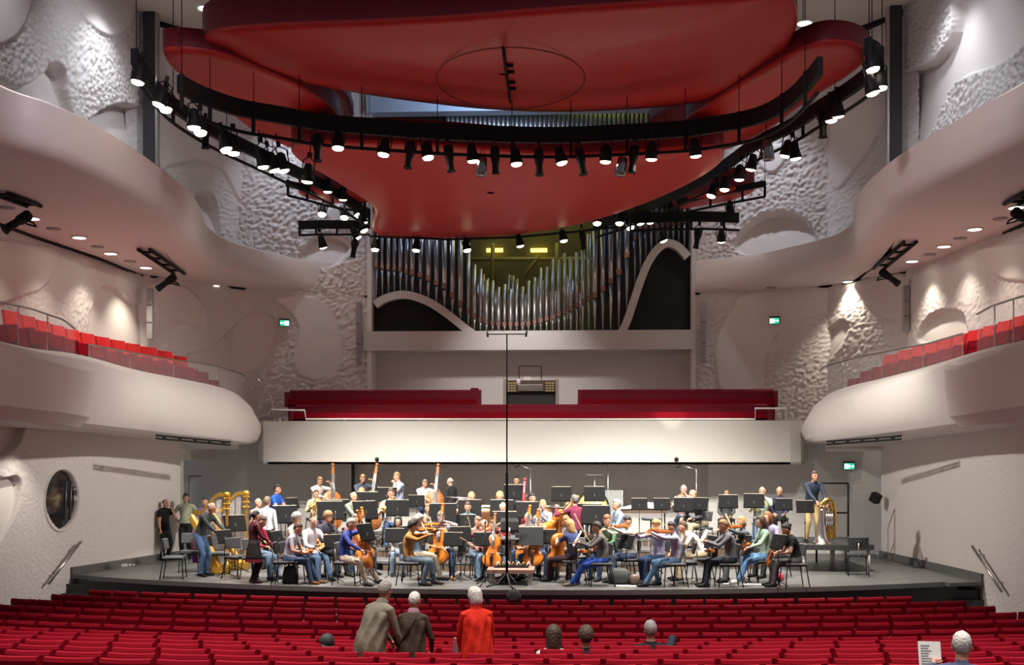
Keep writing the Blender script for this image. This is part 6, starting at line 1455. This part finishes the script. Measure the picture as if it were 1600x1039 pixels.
for x in np.linspace(-.2, .2, 6): c = .05*(x/.2)**2; R.append([(x, -.22+c, z+.14), (x, -.25+c, z+.2), (x, -.25+c, z+.38), (x*.9, -.22+c, z+.46), (x, -.19+c, z+.38), (x, -.19+c, z+.16)])
mb.rings(R, smooth=False); obj('backrest', mb, M_PADB, t)
mb = MB(); mb.tube([(0, 0, .12), (0, 0, z-.04)], .03, 8); mb.tube([(0, -.05, z-.02), (0, -.26, z), (0, -.24, z+.25)], .018, 6); obj('column', mb, M_STEEL, t)
for k in range(5): a = k*2*PI/5+.3; mb = MB(); mb.tube([(0, 0, .14), (.34*math.cos(a), .34*math.sin(a), .03)], .022, 6); obj('leg', mb, M_BLACK, t)
q = atY(827, 838, 23.9); t = thing('conductor_desk', 'wide black conductor desk with a pale score edge', 'music stand', (q[0], 23.9, 0)); z = q[2]
mb = MB(); mb.box((0, 0, z), (.62, .02, .42), Matrix.Rotation(-.4, 3, 'X')); obj('desk', mb, M_BLACK, t); mb = MB(); mb.box((-.12, .09, z+.2), (1.0, .03, .025)); obj('score_edge', mb, mat('cream_sheet_music'), t)
mb = MB(); mb.tube([(0, 0, .05), (0, 0, z)], .016, 6); obj('pole', mb, M_BLACK, t)
for k in range(3): a = k*2.1+.5; mb = MB(); mb.tube([(0, 0, .2), (.33*math.cos(a), .33*math.sin(a), .012)], .012, 5); obj('leg', mb, M_BLACK, t)
# violin left on a chair
q = atY(822, 853, 24.3); r = place(violin, (q[0]-.25, 24.25, q[2]+.03), 0, 'yellow violin lying on the empty chair beside the conductor podium', None, 1.05, rot=(frame((.93, .0, -.3), (0, -.6, .8))).to_euler())
q2 = atH(818, 905, 0); place(black_chair, (q[0]+.05, 24.4, 0), PI*.05, 'empty black chair holding a violin by the conductor podium', 'orchestra chairs', 1.12)
# tall microphone mast with its bar
q = atH(792, 917, 0); zt = atY(792, 522, q[1])[2]; t = thing('microphone_mast', 'very tall thin black microphone mast with a crossbar at the stage front', 'microphone stand', (q[0], q[1], 0))
mb = MB(); mb.tube([(0, 0, .1), (0, 0, zt*.45)], .028, 7); mb.tube([(0, 0, zt*.45), (0, 0, zt)], .016, 6); obj('pole', mb, mat('matt_black_mast', (.006, .006, .006), .95, spec=0), t)
mb = MB(); mb.tube([(-.40, 0, zt), (.40, 0, zt)], .014, 6); obj('crossbar', mb, M_BLACK, t)
for s in (-1, 1): mb = MB(); mb.tube([(s*.40, 0, zt-.06), (s*.42, 0, zt+.08)], .022, 7); obj('microphone', mb, M_BLACK, t)
for k in range(4): a = k*PI/2+.35; mb = MB(); mb.tube([(0, 0, .3), (.2*math.cos(a), .2*math.sin(a), .07), (.45*math.cos(a), .45*math.sin(a), .02)], .018, 6); obj('leg', mb, M_BLACK, t)
for px, py, lab in ((758, 915, 'black microphone stand left of the conductor podium'), (835, 905, 'black microphone stand right of the conductor podium')):
    q = atH(px, py, 0); zt = atY(px, 818, q[1])[2]; t = thing('microphone_stand', lab, 'microphone stand', (q[0], q[1], 0)); mb = MB(); mb.tube([(0, 0, .05), (0, 0, zt)], .014, 6); obj('pole', mb, M_BLACK, t)
    mb = MB(); mb.tube([(0, 0, zt), (.0, .12, zt+.04)], .02, 6); obj('microphone', mb, M_BLACK, t)
    for k in range(3): a = k*2.1+.2; mb = MB(); mb.tube([(0, 0, .12), (.3*math.cos(a), .3*math.sin(a), .015)], .014, 5); obj('leg', mb, M_BLACK, t)
# bags and small things
def bag(px, py, w, dpt, h, lab, m, name='backpack', z=0, Y=None):
    q = atH(px, py, z) if Y is None else (atY(px, py, Y)[0], Y, z); t = thing(name, lab, 'bag', (q[0], q[1], z)); mb = MB(); R = []
    for zz, f in ((0, .85), (.05, 1), (h*.5, 1), (h*.85, .8), (h, .45)): R.append([(w/2*f*math.copysign(abs(math.cos(a))**.6, math.cos(a)), dpt/2*f*math.copysign(abs(math.sin(a))**.6, math.sin(a)), zz) for a in np.linspace(0, 2*PI, 16, endpoint=False)])
    mb.rings(R); obj('body', mb, m, t); mb = MB(); mb.tube([(-w*.15, 0, h*.92), (-w*.1, 0, h*1.15), (w*.1, 0, h*1.15), (w*.15, 0, h*.92)], .012, 5); obj('handle', mb, M_BLACK, t)
    mb = MB(); mb.rbox((0, -dpt*.48, h*.32), (w*.6, .05, h*.4), .03); obj('pocket', mb, m, t)
MB_BAG = mat('black_bag_cloth', (.03, .032, .032), .7)
bag(454, 911, .34, .22, .38, 'black backpack standing under an empty chair', MB_BAG); bag(968, 912, .5, .25, .34, 'black shoulder bag on the floor among the right violins', MB_BAG, 'shoulder_bag'); bag(991, 913, .22, .2, .22, 'small brown bag beside the black shoulder bag', mat('brown_bag_leather', (.09, .05, .04), .5), 'handbag')
bag(1219, 907, .16, .12, .16, 'small red pouch under the music stand at right', mat('red_pouch', (.45, .02, .06), .6), 'pouch'); bag(312, 888, .4, .3, .35, 'dark bag on the chair by the harps', mat('wine_bag', (.08, .03, .04), .6), 'duffel_bag', .48, 25.6)
q = atH(1083, 913, 0); mb = MB(); mb.lathe([(.035, 0), (.04, .1), (.038, .105)], 10, (q[0], q[1], 0)); tag(obj('paper_cup', mb, M_PAPER), 'white paper cup on the stage floor near the front edge', 'cup')
for px, py, w, lab in ((980, 916, .45, 'white sheet lying flat on the stage before the black bag'), (1160, 913, .8, 'long white sheet lying flat on the stage at right')):
    q = atH(px, py, 0); mb = MB(); mb.box((q[0], q[1], .006), (w, .16, .008)); tag(obj('loose_sheet', mb, M_PAPER), lab, 'sheet music')
q = atY(803, 944, 20.75); bag(803, 944, .28, .2, .2, 'dark grey bag resting on a front row seat back', mat('dark_grey_bag', (.06, .06, .055), .8), 'handbag', ROWH[0]-.02, 20.95)
r0 = atY(510, 1010, 14.0); t = thing('cap', 'black peaked cap resting on a red seat back', 'cap', (r0[0], 13.98, ROWH[8]-.02)); t.rotation_euler = (.25, .2, .5)
mb = MB(); mb.lathe([(.10, 0), (.105, .04), (.085, .10), (.04, .135), (.0, .14)], 14); obj('crown', mb, MB_BAG, t); mb = MB(); mb.rings([[(x, -.09-.09*math.cos(x*9), .01), (x, -.05, .02)] for x in np.linspace(-.09, .09, 8)], cap=False, closed=False); obj('peak', mb, MB_BAG, t)
q = (atY(1503, 1000, 9.52)[0], 9.52); place(stall_seat, (q[0], q[1], .06), 0, 'red stalls seat under the white haired listener with a leaflet')
for sx, Y in (('left', 29.0),):
    q = atY(1368, 778, 29.3); t = thing('stage_monitor', 'black loudspeaker on the corner of the right stage wall', 'loudspeaker', q, .6); mb = MB(); mb.box((0, 0, 0), (.2, .22, .24), Matrix.Rotation(.5, 3, 'X')); obj('cabinet', mb, M_BLACK, t); mb = MB(); mb.tube([(0, 0, 0), (.35, .15, .1)], .02, 6); obj('bracket', mb, M_BLACK, t)
bpy.context.view_layer.update()
